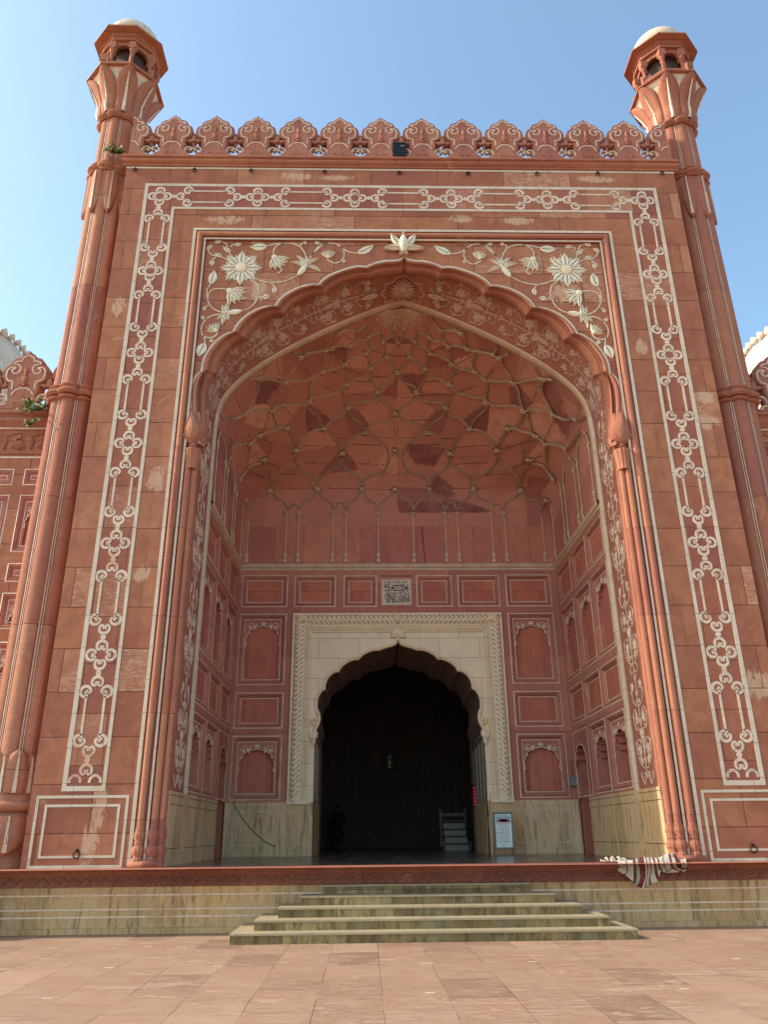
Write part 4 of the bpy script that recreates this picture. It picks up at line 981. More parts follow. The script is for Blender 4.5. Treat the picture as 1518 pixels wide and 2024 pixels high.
EDG = [('A', [(545, 1022), (490, 1040), (440, 1075), (400, 1125), (385, 1150)]), ('C', [(305, 278), (270, 250), (235, 190), (205, 120)]), ('C', [(400, 690), (350, 600), (300, 480), (270, 400)]), ('B', [(55, 752), (20, 700), (-10, 640), (-30, 590)]), ('B', [(485, 475), (420, 450), (340, 440), (260, 455)]), ('B', [(485, 475), (540, 400), (580, 330)]), ('D', [(1243, 1230), (1190, 1310), (1100, 1370), (1040, 1420), (1010, 1500)]), ('D', [(797, 1225), (850, 1330), (910, 1380), (980, 1430), (1010, 1500)]),
 ('D', [(797, 1225), (740, 1320), (690, 1370), (630, 1400), (590, 1500)]), ('D', [(190, 1215), (250, 1330), (310, 1370), (370, 1410), (400, 1500)]),
 ('D', [(190, 1215), (130, 1330), (70, 1360), (10, 1385), (-35, 1440), (-55, 1500)]), ('C', [(925, 1240), (1000, 1330), (1040, 1360), (1110, 1400), (1160, 1500)]),
 ('C', [(925, 1240), (860, 1320), (800, 1355), (700, 1390), (660, 1500)]), ('C', [(1180, 1500), (1200, 1450), (1240, 1430), (1300, 1450), (1320, 1500)]), ('D', [(430, 1490), (460, 1420), (500, 1400), (540, 1420), (565, 1490)]),
 ('C', [(640, 1500), (622, 1430), (585, 1390), (535, 1385)]),
 ('D', [(797, 1170), (760, 1070), (680, 1010), (610, 970), (545, 900), (522, 790)]), ('D', [(200, 1150), (230, 1070), (300, 1010), (390, 955), (470, 900), (515, 830)]),
 ('C', [(1570, 1150), (1510, 1050), (1430, 1000), (1350, 950), (1290, 880), (1257, 790)]), ('C', [(935, 1180), (970, 1080), (1040, 990), (1110, 940), (1190, 900), (1240, 820)]),
 ('C', [(925, 1180), (930, 1080), (910, 970), (850, 900), (830, 865)]), ('C', [(790, 870), (680, 890), (600, 970), (515, 1080)]),
 ('D', [(812, 1160), (850, 1080), (930, 1030), (1060, 1000), (1130, 920), (1160, 830), (1152, 720), (1130, 650), (1080, 590), (1000, 540), (920, 475), (845, 458)]),
 ('D', [(1160, 785), (1200, 767), (1243, 762)]), ('D', [(560, 720), (600, 610), (660, 560), (720, 490), (790, 465), (840, 458)]), ('D', [(495, 690), (460, 590), (410, 530), (370, 460), (320, 415), (270, 400)]),
 ('C', [(1305, 650), (1350, 560), (1410, 500), (1480, 440), (1560, 408), (1640, 405)]), ('C', [(1265, 640), (1235, 540), (1200, 490), (1185, 430), (1150, 395)]),
 ('C', [(1120, 395), (1040, 390), (950, 435), (860, 450), (780, 490), (700, 560), (645, 610)]), ('C', [(650, 630), (630, 780), (622, 860)]), ('C', [(640, 610), (560, 605), (430, 640), (395, 700)]),
 ('D', [(1240, 200), (1220, 240), (1150, 290), (1040, 310), (940, 340), (880, 390), (850, 440)]), ('D', [(825, 410), (790, 330), (700, 270), (640, 220), (612, 130)]),
 ('D', [(595, 130), (530, 220), (440, 250), (370, 290), (300, 360), (280, 395)]), ('D', [(255, 370), (210, 260), (130, 180), (70, 120), (70, 40)]),
 ('C', [(1130, 385), (1030, 350), (990, 290), (965, 190)]), ('C', [(1450, 35), (1400, 60), (1350, 75), (1180, 75), (1080, 80), (1000, 110), (970, 140)]),
 ('C', [(940, 160), (850, 125), (740, 150), (650, 150), (580, 200)]), ('C', [(560, 210), (500, 240), (430, 270), (350, 250), (300, 280)]), ('C', [(840, 440), (860, 350), (900, 250), (900, 180)]),
 ('B', [(1243, 1545), (1180, 1470), (1080, 1410), (1025, 1350), (1010, 1290)]), ('B', [(615, 1480), (680, 1425), (830, 1410), (930, 1390), (990, 1330), (1008, 1280)]),
 ('B', [(605, 1470), (560, 1370), (530, 1290), (545, 1220), (570, 1190)]), ('B', [(95, 1380), (130, 1355), (270, 1340), (390, 1300), (470, 1280), (550, 1200)]),
 ('B', [(90, 1380), (75, 1230), (90, 1150), (150, 1080), (245, 1000)]), ('B', [(1015, 1270), (1070, 1190), (1180, 1160), (1240, 1110), (1275, 1030)]),
 ('B', [(1005, 1250), (930, 1140), (900, 1060), (912, 970)]), ('B', [(600, 1165), (700, 1110), (800, 1080), (870, 1020), (905, 970)]), ('B', [(590, 1160), (560, 1050), (520, 1000), (530, 940), (555, 900)]),
 ('B', [(260, 1000), (400, 970), (480, 940), (550, 905)]), ('B', [(265, 990), (290, 900), (280, 800), (310, 720), (380, 680)]), ('B', [(370, 690), (300, 710), (170, 730), (55, 752)]),
 ('A', [(1430, 685), (1340, 730), (1260, 690), (1180, 650), (1080, 640), (1000, 680), (920, 760), (870, 870), (830, 970), (780, 1020)]), ('A', [(1345, 735), (1270, 860), (1180, 980), (1130, 1075)]),
 ('A', [(1120, 1080), (1050, 1070), (960, 1040), (850, 1020), (740, 1020), (640, 1030), (540, 1020)]), ('A', [(1130, 1075), (1200, 1050), (1330, 1060), (1480, 1040), (1530, 1010)]),
 ('A', [(1110, 1090), (1080, 1120), (1040, 1220), (1010, 1340), (965, 1450)]), ('A', [(750, 1040), (760, 1150), (720, 1270), (640, 1400), (590, 1490)]),
 ('B', [(1270, 1000), (1250, 960), (1210, 900), (1160, 850), (1130, 810)]), ('B', [(920, 955), (950, 930), (1020, 870), (1080, 840), (1125, 810)]), ('B', [(910, 950), (890, 850), (868, 780), (860, 750)]),
 ('B', [(575, 885), (610, 850), (690, 810), (760, 780), (850, 755)]), ('B', [(580, 880), (600, 840), (610, 780), (640, 700), (635, 660)]), ('B', [(390, 670), (440, 660), (500, 650), (570, 635), (625, 650)]),
 ('B', [(385, 670), (410, 650), (430, 590), (440, 530), (485, 480)]), ('B', [(1135, 790), (1150, 770), (1220, 720), (1280, 660), (1285, 610)]), ('B', [(1130, 790), (1110, 690), (1080, 600)]),
 ('B', [(868, 740), (890, 710), (960, 660), (1050, 640), (1080, 600)]), ('B', [(870, 735), (890, 690), (890, 630), (868, 560), (885, 535)]), ('B', [(645, 645), (680, 620), (740, 580), (850, 565), (885, 535)]),
 ('B', [(645, 640), (710, 550), (720, 470), (755, 435)]), ('B', [(495, 475), (540, 450), (620, 430), (750, 435)]), ('B', [(1285, 600), (1250, 530), (1220, 455)]), ('B', [(1085, 585), (1100, 570), (1160, 520), (1215, 470)]),
 ('B', [(1078, 585), (1070, 560), (1055, 500), (1062, 440)]), ('B', [(890, 525), (920, 510), (990, 480), (1055, 450)]), ('B', [(888, 520), (900, 500), (930, 430), (945, 375)]), ('B', [(760, 430), (830, 360), (870, 290), (800, 265), (700, 290), (640, 320), (600, 390), (540, 450)])]
NOD = [('D', 1243, 1225, 1), ('D', 797, 1220, 1), ('D', 190, 1215, 1.1), ('C', 925, 1235, 1.1), ('D', 525, 735, 1.1), ('C', 1275, 690, 1.1), ('D', 1243, 690, .9), ('C', 845, 815, 1.1), ('D', 840, 448, 1), ('D', 270, 395, 1), ('C', 1150, 388, 1), ('C', 585, 1370, .8),
 ('D', 1243, 185, 1), ('D', 610, 105, 1), ('D', 85, 25, 1), ('C', 965, 150, 1), ('B', 1010, 1280, 1), ('B', 585, 1175, 1), ('B', 250, 1000, .9), ('B', 1275, 1015, 1), ('B', 918, 955, .9), ('B', 570, 893, .95), ('B', 390, 680, .9), ('B', 50, 752, .8), ('A', 1345, 735, .9), ('A', 1130, 1075, .9),
 ('B', 1130, 800, .9), ('B', 858, 750, .9), ('B', 635, 650, .9), ('B', 490, 470, .8), ('B', 1285, 600, .8), ('B', 1080, 590, .8), ('B', 890, 530, .8), ('B', 760, 430, .7), ('C', 515, 1080, .9), ('C', 780, 490, .9), ('C', 650, 600, .9), ('C', 580, 200, .9), ('A', 750, 1020, .8)]
def net():
    pale, backing, nodes = MB(), MB(), MB(); global crk; crk = MB()
    def strip(P, off, wd, h, mb):
        rows = []
        for i, p in enumerate(P):
            d = (P[min(i+1, len(P)-1)]-P[max(i-1, 0)]).normalized(); n = vnorm(p); sd = n.cross(d).normalized(); c = p+sd*off
            rows.append([c-sd*wd/2-n*.02, c-sd*wd/2*.8+n*h*.7, c+n*h, c+sd*wd/2*.8+n*h*.7, c+sd*wd/2-n*.02] if mb is pale else [c-sd*wd/2+n*.002, c+n*h, c+sd*wd/2+n*.002])
        if len(rows) > 1: mb.grid(rows)
    for z, P in EDG:
        pts = catmull([PX(z, p) for p in P], 4)
        run = []
        for s in (1, -1):
            run = []
            for q in pts+[None]:
                h = hit(*q) if q else None
                if h is None or (run and (h-run[-1]).length > .8):
                    if len(run) > 2:
                        Q = [V(s*p.x*1.0+(OX*2 if s < 0 else 0), p.y, p.z) for p in run]
                        if s > 0: Q = [V(p.x, p.y, p.z) for p in run]
                        for o in (-.022, .022): strip(Q, o, .024, .024, pale)
                        strip(Q, 0, .082, .005, backing)  # darker band under each rib, wider than its pale lines
                    run = []
                    if h is not None: run = [h]
                else: run.append(h)
    for z, P in CRK:
        Q = [hit(*q) for q in catmull([PX(z, p) for p in P], 6)]; Q = [q for q in Q if q is not None]
        if len(Q) < 3: continue
        for s in (1, -1):
            rc = random.Random(len(Q)*31+int(Q[0].z*100)+s)
            if s < 0 and rc.random() < .25: continue
            QQ = [V(p.x if s > 0 else -p.x+2*OX, p.y, p.z+rc.uniform(-.012, .012)) for p in Q]; strip(QQ, 0, rc.uniform(.018, .034), .003, crk)
    for z, x, y, k in NOD:
        h = hit(*PX(z, (x, y)))
        if h is None: continue
        for s in (1, -1):
            if s < 0 and abs(h.x) < .12: continue
            p = V(h.x, h.y, h.z) if s > 0 else V(-h.x+2*OX, h.y, h.z); n = vnorm(p); up_ = (V(0, 0, 1)-n*n.z)
            up_ = up_.normalized() if up_.length > .05 else V(0, -1, 0); sd = up_.cross(n)
            f = lambda u, v, hh: p+sd*u+up_*v+n*hh
            for a in (90, 35, 145, -20, 200): nodes.leaf(0, -.02, radians(a), .14*k, .065*k, f, .05, n=4)
            nodes.leaf(0, .02, -pi/2, .15*k, .06*k, f, .05, n=4); nodes.disc(0, 0, .045*k, f, .07, n=7)
            backing.disc(0, 0, .13*k, f, .007, n=10)
    return pale, backing, nodes
pale, backing, nodes = net()
# colonnettes standing on the cornice
colx = [(c-745)/1.946 for c in (180, 325, 372, 503, 553, 676)]
zcap = 11.02
def vault_frame(th0, off):                # local frame on the vertical lower zone
    return None
def colonnette(mb, f, u, z0, z1):
    mb.fbox(f, u-.018, u+.018, z0+.25, z1-.05, 0, .035)
    for v, r in ((z0+.06, .075), (z0+.17, .05), (z0+.26, .07)): mb.disc(u, v, r, f, .045, dome=.02, n=9)
    mb.leaf(u, z1-.18, pi/2, .22, .10, f, .05, n=4)
    for s in (-1, 1): mb.leaf(u, z1-.10, pi/2-s*.95, .16, .07, f, .05, n=4)
colm = MB(); BX = []
for c in (180, 325, 372, 503, 553, 676, 810, 932, 980, 1110, 1160, 1302):
    q = at(400+c/1.946, 1012, 1, YB-.02); BX.append(q.x); zc = q.z
    colonnette(colm, FA(YB-.015), q.x, 9.93, q.z)
for s in (-1, 1):
    f = SL(NX-.015, s)
    Ys = [2.12, 3.35, 3.75, 5.0, 5.4, 6.75]
    for y in Ys: colonnette(colm, f, y, 9.93, zc)
    for a, b, big in ((2.12, 3.35, 1), (3.35, 3.75, 0), (3.75, 5.0, 1), (5.0, 5.4, 0), (5.4, 6.75, 1)):
        m, r = (a+b)/2, (b-a)/2
        if big:
            P = [(a, zc), (a+.03, zc+.22), (a+r*.35, zc+.42), (a+r*.5, zc+.50), (a+r*.75, zc+.68), (m, zc+.95)]
            P = P+[(2*m-x, z) for x, z in P[::-1]][1:]
            pale.ribbon(catmull(P, 4), .04, f, .035); backing.ribbon(catmull(P, 4), .16, f, .006); 
            for t in (90, 35, 145): nodes.leaf(m, zc+.95, radians(t), .17, .08, f, .06, n=4)
            # ogee lines that climb from the arch head
            for s2 in (-1, 1):
                P = [(m, zc+1.05), (m+s2*.10, zc+1.25), (m+s2*.32, zc+1.42), (m+s2*.42, zc+1.60)]; 
                if 2.0 < m+s2*.42 < 6.2 and m < 6: pale.ribbon(catmull(P, 4), .04, f, .035)
        else:
            pale.ribbon([(m+r*cos(t*pi/8), zc+r*.9*sin(t*pi/8)) for t in range(9)], .035, f, .03)
pale.build('vault_net_rib', M_TAN, portal); crk.build('vault_joint', M_VEIN, portal); backing.build('vault_net_backing', simple('dark_rib_backing', (.17, .08, .05), .85), portal); build_each(nodes, 'vault_net_flower', M_TAN, portal, gap=.0)
build_each(colm, 'vault_colonnette', M_TAN, portal, gap=.05)
# sunburst at the crown
sb = MB(); cen = (788.5, 607.5)
def fan(mb, a, r0, r1, wd):
    P = []
    for i in range(9):
        r = r0+(r1-r0)*i/8; h = hit(788.5+r*cos(a), 608+r*.83*sin(a))
        if h: P.append(h)
    if len(P) < 4: return
    rows = []
    for i, p in enumerate(P):
        t = i/(len(P)-1); ww = wd*(.35+.65*abs(sin(pi*(t*2.2+.15))))*(1-t**2*.9); d = (P[min(i+1, len(P)-1)]-P[max(i-1, 0)]).normalized(); n = vnorm(p); sd = n.cross(d).normalized()
        rows.append([p-sd*ww, p+n*.05, p+sd*ww])
    mb.grid(rows)
for k in range(17): a = radians(12+156*k/16); fan(sb, a, 14, 54, .075)
for k in range(8): 
    a = radians(22+136*k/7); h = hit(788.5+55*cos(a), 608+55*.82*sin(a))
    if h is not None:
        n = vnorm(h); up_ = (V(0, -1, .3)-n*n.dot(V(0, -1, .3))).normalized(); sd = up_.cross(n); f = lambda u, v, hh: h+sd*u+up_*v+n*hh
        sb.leaf(0, 0, pi/2, .22, .11, f, .06, n=4); sb.leaf(0, 0, pi/2+.9, .13, .05, f, .05, n=4); sb.leaf(0, 0, pi/2-.9, .13, .05, f, .05, n=4)
rows = []
for r in (0, 6, 12, 17, 18):
    row = []
    for k in range(13):
        a = pi*k/12; h = hit(788.5+r*1.05*cos(a), 602.+r*.85*sin(a)+.8)
        if h is None: h = V(0, Y1+.02, 15.95)
        row.append(h+V(0, -.02, -.07 if r < 18 else -.0))
    rows.append(row)
sb.grid(rows)
sb.build('vault_sunburst', M_TAN, portal)

# ================================================================== THE MARBLE DOORWAY
fd = FA(YB-.02); o = OX
dr = [[(0, 7.38), (.05, 7.27), (.22, 7.19), (.42, 7.14), (.58, 7.07)], [(.58, 7.07), (.74, 7.07), (.96, 7.0), (1.13, 6.90), (1.23, 6.78)], [(1.23, 6.78), (1.40, 6.77), (1.60, 6.68), (1.76, 6.55), (1.84, 6.41)],
      [(1.84, 6.41), (1.99, 6.38), (2.15, 6.24), (2.24, 6.05), (2.25, 5.87)], [(2.25, 5.87), (2.36, 5.81), (2.46, 5.62), (2.48, 5.38), (2.43, 5.15)],
      [(2.43, 5.15), (2.39, 4.98), (2.44, 4.80), (2.52, 4.62), (2.50, 4.45), (2.53, 4.36)]]
DH = lobes(dr, 4); DP = both(DH); DP = [(x+o, z) for x, z in DP]
DP = [(o-DO, ZF)]+DP+[(o+DO, ZF)]
door = None
mb = MB()
mb.poly([(o+2.67, 2.66), (o+2.67, 7.64), (o-2.67, 7.64), (o-2.67, 2.66)]+[p for p in DP[1:-1]][0:0]+[(o-DO, 2.66)]+DP[1:-1]+[(o+DO, 2.66)], fd, 0)
sp = mb.build('marble_doorway_face', M_FRAME, portal)
mb = MB()                                # roll along the cusped edge
rows = []
for c_, y_ in ((-.085, 0), (-.08, -.03), (-.055, -.05), (-.03, -.035), (-.02, -.01), (.0, -.03), (.015, -.01), (.02, .10)):
    row = []
    for (x, z) in DP[1:-1]:
        d = Vector((o-x, 4.9-z)) if z > 4.9 else Vector((o-x, 0)); d.normalize(); row.append(V(x+d.x*c_, YB-.02+y_, z+d.y*c_))
    rows.append(row)
mb.grid(rows); mb.build('cusped_edge_roll', M_FRAME, portal, True)
# U shaped mouldings and the carved leaf border
def dframe(mb, pr, mi=0):
    rows = []
    for off, h in pr: rows.append([fd(o-3.29+off, 2.66, h), fd(o-3.29+off, 8.24-off, h), fd(o+3.29-off, 8.24-off, h), fd(o+3.29-off, 2.66, h)])
    mb.grid(rows, mi)
mb = MB()
dframe(mb, [(0, -.02), (0, .06), (.055, .06), (.06, .03)]); dframe(mb, [(.40, .02), (.42, .07), (.46, .07), (.47, .04)]+[(.51-.04*cos(pi*i/6), .04+.04*sin(pi*i/6)) for i in range(7)]+[(.56, .03), (.565, .05), (.60, .05), (.605, .02), (.635, 0)])
for s in (-1, 1): a, b = sorted((o+s*2.63, o+s*3.30)); mb.fbox(fd, a, b, 2.60, 2.70, -.02, .075)
mb.build('doorway_moulding', M_FRAME, portal)
mb = MB(); bow = [(.06+.34*i/8, .03+.07*sin(pi*(i/8)**.8)) for i in range(9)]; dframe(mb, bow)
def bh(u): return .035+.07*sin(pi*min(1, max(0, (u-.06)/.34))**.8)
def leafborder(mb, f, L, flip=1):
    n = int(L/.14)
    for i in range(n):
        v = .06+i*L/n
        P = catmull([(.085, v-.02), (.14, v+.06), (.22, v+.02), (.29, v-.07), (.35, v-.10)], 3)
        mb.ribbon(P, .052, lambda u, vv, h: f(u, vv, bh(u)+h), .028, -.01, taper=lambda t: .5+1.1*sin(pi*t))
        mb.leaf(.12, v+.01, -1.15, .15, .05, lambda u, vv, h: f(u, vv, bh(u)+h), .035, n=4); mb.leaf(.22, v-.01, -.6, .15, .045, lambda u, vv, h: f(u, vv, bh(u)+h), .03, n=4)
        for dv in (-.012, .045): mb.ribbon([(p[0], p[1]+dv-.055) for p in P], .011, lambda u, vv, h: f(u, vv, bh(u)+h), .024, -.01, 1)  # crease shade drawn as dark lines beside each leaf
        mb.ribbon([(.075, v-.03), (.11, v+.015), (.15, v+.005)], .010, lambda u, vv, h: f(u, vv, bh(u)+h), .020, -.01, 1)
        mb.disc(.18, v-.06, .016, lambda u, vv, h: f(u, vv, bh(u)+h), .03, n=6)
for s in (-1, 1):
    leafborder(mb, (lambda s: (lambda u, v, h: fd(o+s*(3.29-u), 7.86-v, h)))(s), 5.15)
    leafborder(mb, (lambda s: (lambda u, v, h: fd(o+s*(.12+v), 8.24-u, h)))(s), 2.80)
    for a in (-.22, 0, .22): mb.leaf(o+s*3.22, 8.17, (-pi/4 if s < 0 else -3*pi/4)+a, .42, .08, fd, .12, n=5)
for k in range(5): mb.leaf(o, 7.88, pi/2+(k-2)*.30, .26, .07, fd, .12, n=5)
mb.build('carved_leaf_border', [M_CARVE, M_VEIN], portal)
mb = MB()
for k, a in enumerate((-1.5, -.95, -.45, 0, .45, .95, 1.5)): mb.leaf(o, 7.50, pi/2-a, .34-.03*abs(k-3), .11, fd, .11, bend=-a*.25)
mb.tube([(o, YB-.05, 7.36), (o, YB-.05, 7.54)], .05, 8)
mb.build('doorway_lotus', M_CARVE, portal, True)
for s in (-1, 1):                        # scrolled corbels where the arch meets the jambs
    mb = MB(); P = [(o+s*(2.56+.10*(1-k/26)*cos(k*.40+.3)), YB-.07, 4.90+.12*(1-k/26)*sin(k*.40+.3)) for k in range(22)]
    mb.tube(P, .034, 7, 0, lambda t: 1.1-.4*t)
    mb.tube([(o+s*x, YB-.07, z) for x, z in catmull([(2.44, 5.2), (2.40, 5.0), (2.44, 4.82), (2.52, 4.68), (2.56, 4.5), (2.55, 4.36)], 4)], .045, 7)
    mb.leaf(o+s*2.56, 4.40, pi/2+s*.7, .28, .12, fd, .11, bend=-s*.8); mb.leaf(o+s*2.58, 4.40, pi/2-s*.9, .26, .10, fd, .11, bend=s*.8); mb.leaf(o+s*2.57, 4.40, pi/2, .22, .1, fd, .12)
    mb.leaf(o+s*2.56, 4.46, -pi/2, .26, .12, fd, .10)
    mb.build('scroll_corbel', M_CARVE, portal, True)
# reveal of the doorway
YR = 9.9
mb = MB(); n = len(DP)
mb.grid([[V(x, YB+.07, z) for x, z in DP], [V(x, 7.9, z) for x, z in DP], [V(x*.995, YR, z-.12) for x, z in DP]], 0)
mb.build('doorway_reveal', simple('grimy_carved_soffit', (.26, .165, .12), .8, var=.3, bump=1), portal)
mb = MB()
for s in (-1, 1):
    f = (lambda s: (lambda u, v, h: V(o+s*(DO-h-.004), u, v)))(s)
    mb.quad(f(YB+.05, ZF, .02), f(YR, ZF, .02), f(YR, 2.66, .02), f(YB+.05, 2.66, .02))
    mb.quad(f(YB+.05, 2.66, .01), f(YR, 2.66, .01), f(YR, 4.34, .01), f(YB+.05, 4.34, .01), 2)
    for u0 in (7.45, 8.2, 8.95): mb.ribbon([(u0, 2.75), (u0, 4.6)], .014, f, .02, 0, 1)
build_each(mb, 'doorway_reveal_lining', [M_DADO, M_WHITE2, simple('dull_plaster', (.42, .34, .25), .8, var=.2)], portal, gap=.1)

# inscription tablet
tb = FA(YB-.0); mb = MB(); T = lambda x, y: (lambda q: (q.x, q.z))(at(745+x/18.975, 1135+y/18.975, 1, YB))
c0, c1 = T(165, 1170), T(1290, 150)
mb.fbox(tb, -.60, .46, 8.42, 9.52, -.10, -.05); mb.rect(-.60, .46, 8.42, 9.52, .03, tb, .01, -.1); mb.rect(c0[0]-.05, c1[0]+.05, c0[1]-.05, c1[1]+.05, .06, tb, .02, -.1)
t_ = mb.build('inscription_surround', M_INNER, portal)
mb = MB(); mb.fbox(tb, c0[0], c1[0], c0[1], c1[1], -.1, -.03); mb.rect(c0[0], c1[0], c0[1], c1[1], .045, tb, -.005, -.1)
t_ = mb.build('inscription_tablet', M_WHITE2, portal)
mb = MB()
def ink(P, wd=.017, cm=True):
    Q = [T(*p) for p in P]; Q = catmull(Q, 4) if cm and len(Q) > 2 else Q; mb.ribbon(Q, wd, tb, -.018, -.03)
for P, wd in (([(300, 350), (298, 440)], .016), ([(350, 350), (350, 440)], .016), ([(405, 345), (405, 425), (385, 446), (300, 446), (250, 440)], .018),
    ([(290, 300), (310, 285), (335, 300), (360, 285), (380, 300)], .013), ([(460, 235), (460, 500), (430, 575), (370, 612), (310, 608), (280, 575)], .022),
    ([(445, 600), (490, 615), (535, 590), (565, 520), (575, 460)], .018), ([(515, 497), (560, 505), (600, 505)], .018), ([(640, 395), (612, 400), (615, 440), (590, 500), (640, 480)], .02), ([(640, 395), (665, 425), (700, 395), (725, 420), (750, 392), (780, 420), (815, 400), (850, 410), (880, 385), (900, 445), (950, 450), (990, 440), (992, 350)], .018),
    ([(895, 350), (898, 440)], .014), ([(935, 340), (938, 445)], .014), ([(745, 410), (720, 470), (640, 535)], .018), ([(1030, 235), (1030, 525)], .022), ([(1175, 392), (1150, 380), (1130, 405), (1150, 425), (1120, 450), (1072, 485), (1110, 505), (1190, 505)], .022),
    ([(1190, 512), (1100, 535), (1000, 570), (850, 598), (720, 595), (640, 570), (590, 525), (580, 480)], .022), ([(640, 600), (690, 612), (720, 585)], .022),
    ([(640, 300), (690, 250), (740, 270)], .012), ([(520, 310), (600, 262)], .013), ([(780, 300), (850, 255)], .013), ([(800, 320), (870, 275)], .013), ([(905, 300), (950, 300)], .012), ([(1065, 310), (1110, 275), (1180, 280)], .013), ([(320, 550), (385, 500)], .013), ([(270, 495), (320, 480)], .011), ([(770, 520), (810, 525), (800, 490)], .014), ([(880, 540), (960, 495)], .012), ([(1130, 560), (1180, 590), (1150, 635), (1120, 610), (1170, 570)], .012),
    ([(410, 660), (410, 985)], .017), ([(462, 660), (465, 1010)], .019), ([(525, 665), (528, 960)], .017), ([(590, 660), (592, 1000)], .019), ([(642, 665), (645, 1030)], .017), ([(702, 660), (705, 990), (690, 1045)], .019),
    ([(265, 740), (320, 790), (365, 870), (385, 960), (400, 1030), (340, 1050)], .018), ([(340, 680), (420, 760), (520, 850), (600, 920), (625, 990)], .020), ([(540, 1048), (600, 1050), (680, 1020)], .018), ([(420, 985), (450, 1005), (500, 1015), (530, 985)], .018),
    ([(1045, 670), (1045, 920)], .019), ([(1110, 665), (1112, 890)], .017), ([(1205, 675), (1200, 1030)], .02), ([(1040, 590), (960, 650), (860, 690), (890, 760), (945, 840), (920, 900), (850, 920), (790, 985)], .019), ([(960, 795), (985, 850), (1005, 920), (940, 955), (880, 955)], .018), ([(1000, 925), (1060, 915), (1120, 925), (1170, 910)], .018),
    ([(1170, 905), (1140, 930), (1175, 955), (1165, 985), (1080, 990), (1010, 965), (960, 1000), (860, 1018), (760, 1012), (700, 990)], .02),
    ([(750, 700), (780, 720), (810, 700)], .013), ([(760, 850), (850, 795)], .013), ([(770, 900), (870, 850)], .013), ([(280, 915), (320, 920), (340, 910)], .012), ([(1060, 840), (1110, 840)], .014), ([(930, 1060), (980, 1040)], .012), ([(1080, 1050), (1130, 1040)], .012)): ink(P, wd)
for x, y in ((570, 375), (630, 320), (770, 370), (940, 745), (975, 705), (350, 770), (290, 850), (1150, 745), (1160, 840), (1145, 900), (730, 325)): q = T(x, y); mb.disc(q[0], q[1], .011, tb, -.018, -.03, n=7)
mb.build('inscription_lettering', M_GROOVE, t_)

# ================================================================== THE PRAYER HALL BEHIND
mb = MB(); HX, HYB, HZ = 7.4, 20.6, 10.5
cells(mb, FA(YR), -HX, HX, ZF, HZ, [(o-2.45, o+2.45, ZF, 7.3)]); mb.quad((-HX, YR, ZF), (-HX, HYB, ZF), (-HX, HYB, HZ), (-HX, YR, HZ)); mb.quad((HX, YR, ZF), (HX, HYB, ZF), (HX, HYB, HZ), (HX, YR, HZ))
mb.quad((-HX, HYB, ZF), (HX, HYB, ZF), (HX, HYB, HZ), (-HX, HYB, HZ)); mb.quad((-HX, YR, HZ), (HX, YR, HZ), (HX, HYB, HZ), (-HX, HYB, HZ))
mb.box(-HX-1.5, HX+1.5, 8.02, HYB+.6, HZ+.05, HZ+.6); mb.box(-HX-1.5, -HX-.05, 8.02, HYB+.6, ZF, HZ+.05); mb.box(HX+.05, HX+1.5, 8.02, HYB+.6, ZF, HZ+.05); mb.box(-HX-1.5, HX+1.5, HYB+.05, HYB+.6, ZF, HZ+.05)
mb.build('hall_wall', M_DARK, portal)
mb = MB(); fh = FA(HYB-.02)
for c_, hw_, zt in ((0, 1.5, 6.2), (-4.2, 1.2, 5.6), (4.2, 1.2, 5.6)):
    H = cusp_arch(c_, hw_, zt-1.6, zt); R = [(2*c_-x, y) for x, y in H[::-1]]; mb.ribbon([(c_+hw_+.02, ZF+1.4)]+H+R[1:]+[(c_-hw_-.02, ZF+1.4)], .16, fh, .08)
    mb.rect(c_-hw_-.4, c_+hw_+.4, ZF+1.3, zt+.6, .1, fh, .06)
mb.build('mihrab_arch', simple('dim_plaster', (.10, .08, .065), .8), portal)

# ================================================================== PLATFORM
plat = thing('platform', 'low platform under the gateway with stained yellow marble sides and carved red edge', 'platform', loc=(0, 0, ZG))
chx = [(-30, -1.6), (-9.1, -1.6), (-8.15, -.65), (-7.85, -.15), (7.85, -.15), (8.15, -.65), (9.1, -1.6), (30, -1.6)]
chx = [(-30, -.9), (-8.9, -.9), (-8.12, -.15), (8.12, -.15), (8.9, -.9), (30, -.9)]
def skirt(mb, prof, mi=0):               # prof (out, z)
    rows = []
    for out, z in prof: rows.append([V(x, y-out, z) for x, y in chx])
    mb.grid(rows, mi)
mb = MB(); skirt(mb, [(.05, ZG-.02), (.05, .175), (0, .19), (0, .89)]); mb.build('plinth_face', M_PLINTH, plat)
mb = MB()
for z in (.905, .745, .50, .37): skirt(mb, [(.0, z-.013), (.008, z-.013), (.008, z+.013), (0, z+.013)])
mb.build('plinth_line', M_WHITE, plat)
mb = MB(); skirt(mb, [(-.02, .89), (.03, .89), (.05, .90), (.05, 1.07), (.06, 1.085), (.12, 1.09), (.14, 1.11), (.14, 1.13), (.17, 1.15), (.18, 1.18), (.17, 1.215), (.15, ZF), (-.35, ZF)])
mb.build('platform_edge', M_EDGE, plat)
mb = MB(); ff = FA(-.20)
x = -8.0
while x < 8.0:
    mb.leaf(x, .985, .5, .13, .075, ff, .04, n=4, vein=1); mb.leaf(x+.02, .985, -2.6, .13, .075, ff, .04, n=4, vein=1); mb.ribbon([(x+.07*cos(t*.7), .985+.055*sin(t*.7)) for t in range(1, 6)], .018, ff, .02); x += .205
mb.build('carved_frieze', [M_EDGE, M_VEIN], plat)
mb = MB(); mb.quad((-HW, .12, ZF+.003), (HW, .12, ZF+.003), (HW, HYB, ZF+.003), (-HW, HYB, ZF+.003)); 
fl = mb.build('floor', M_FLOOR); fl['kind'] = 'structure'
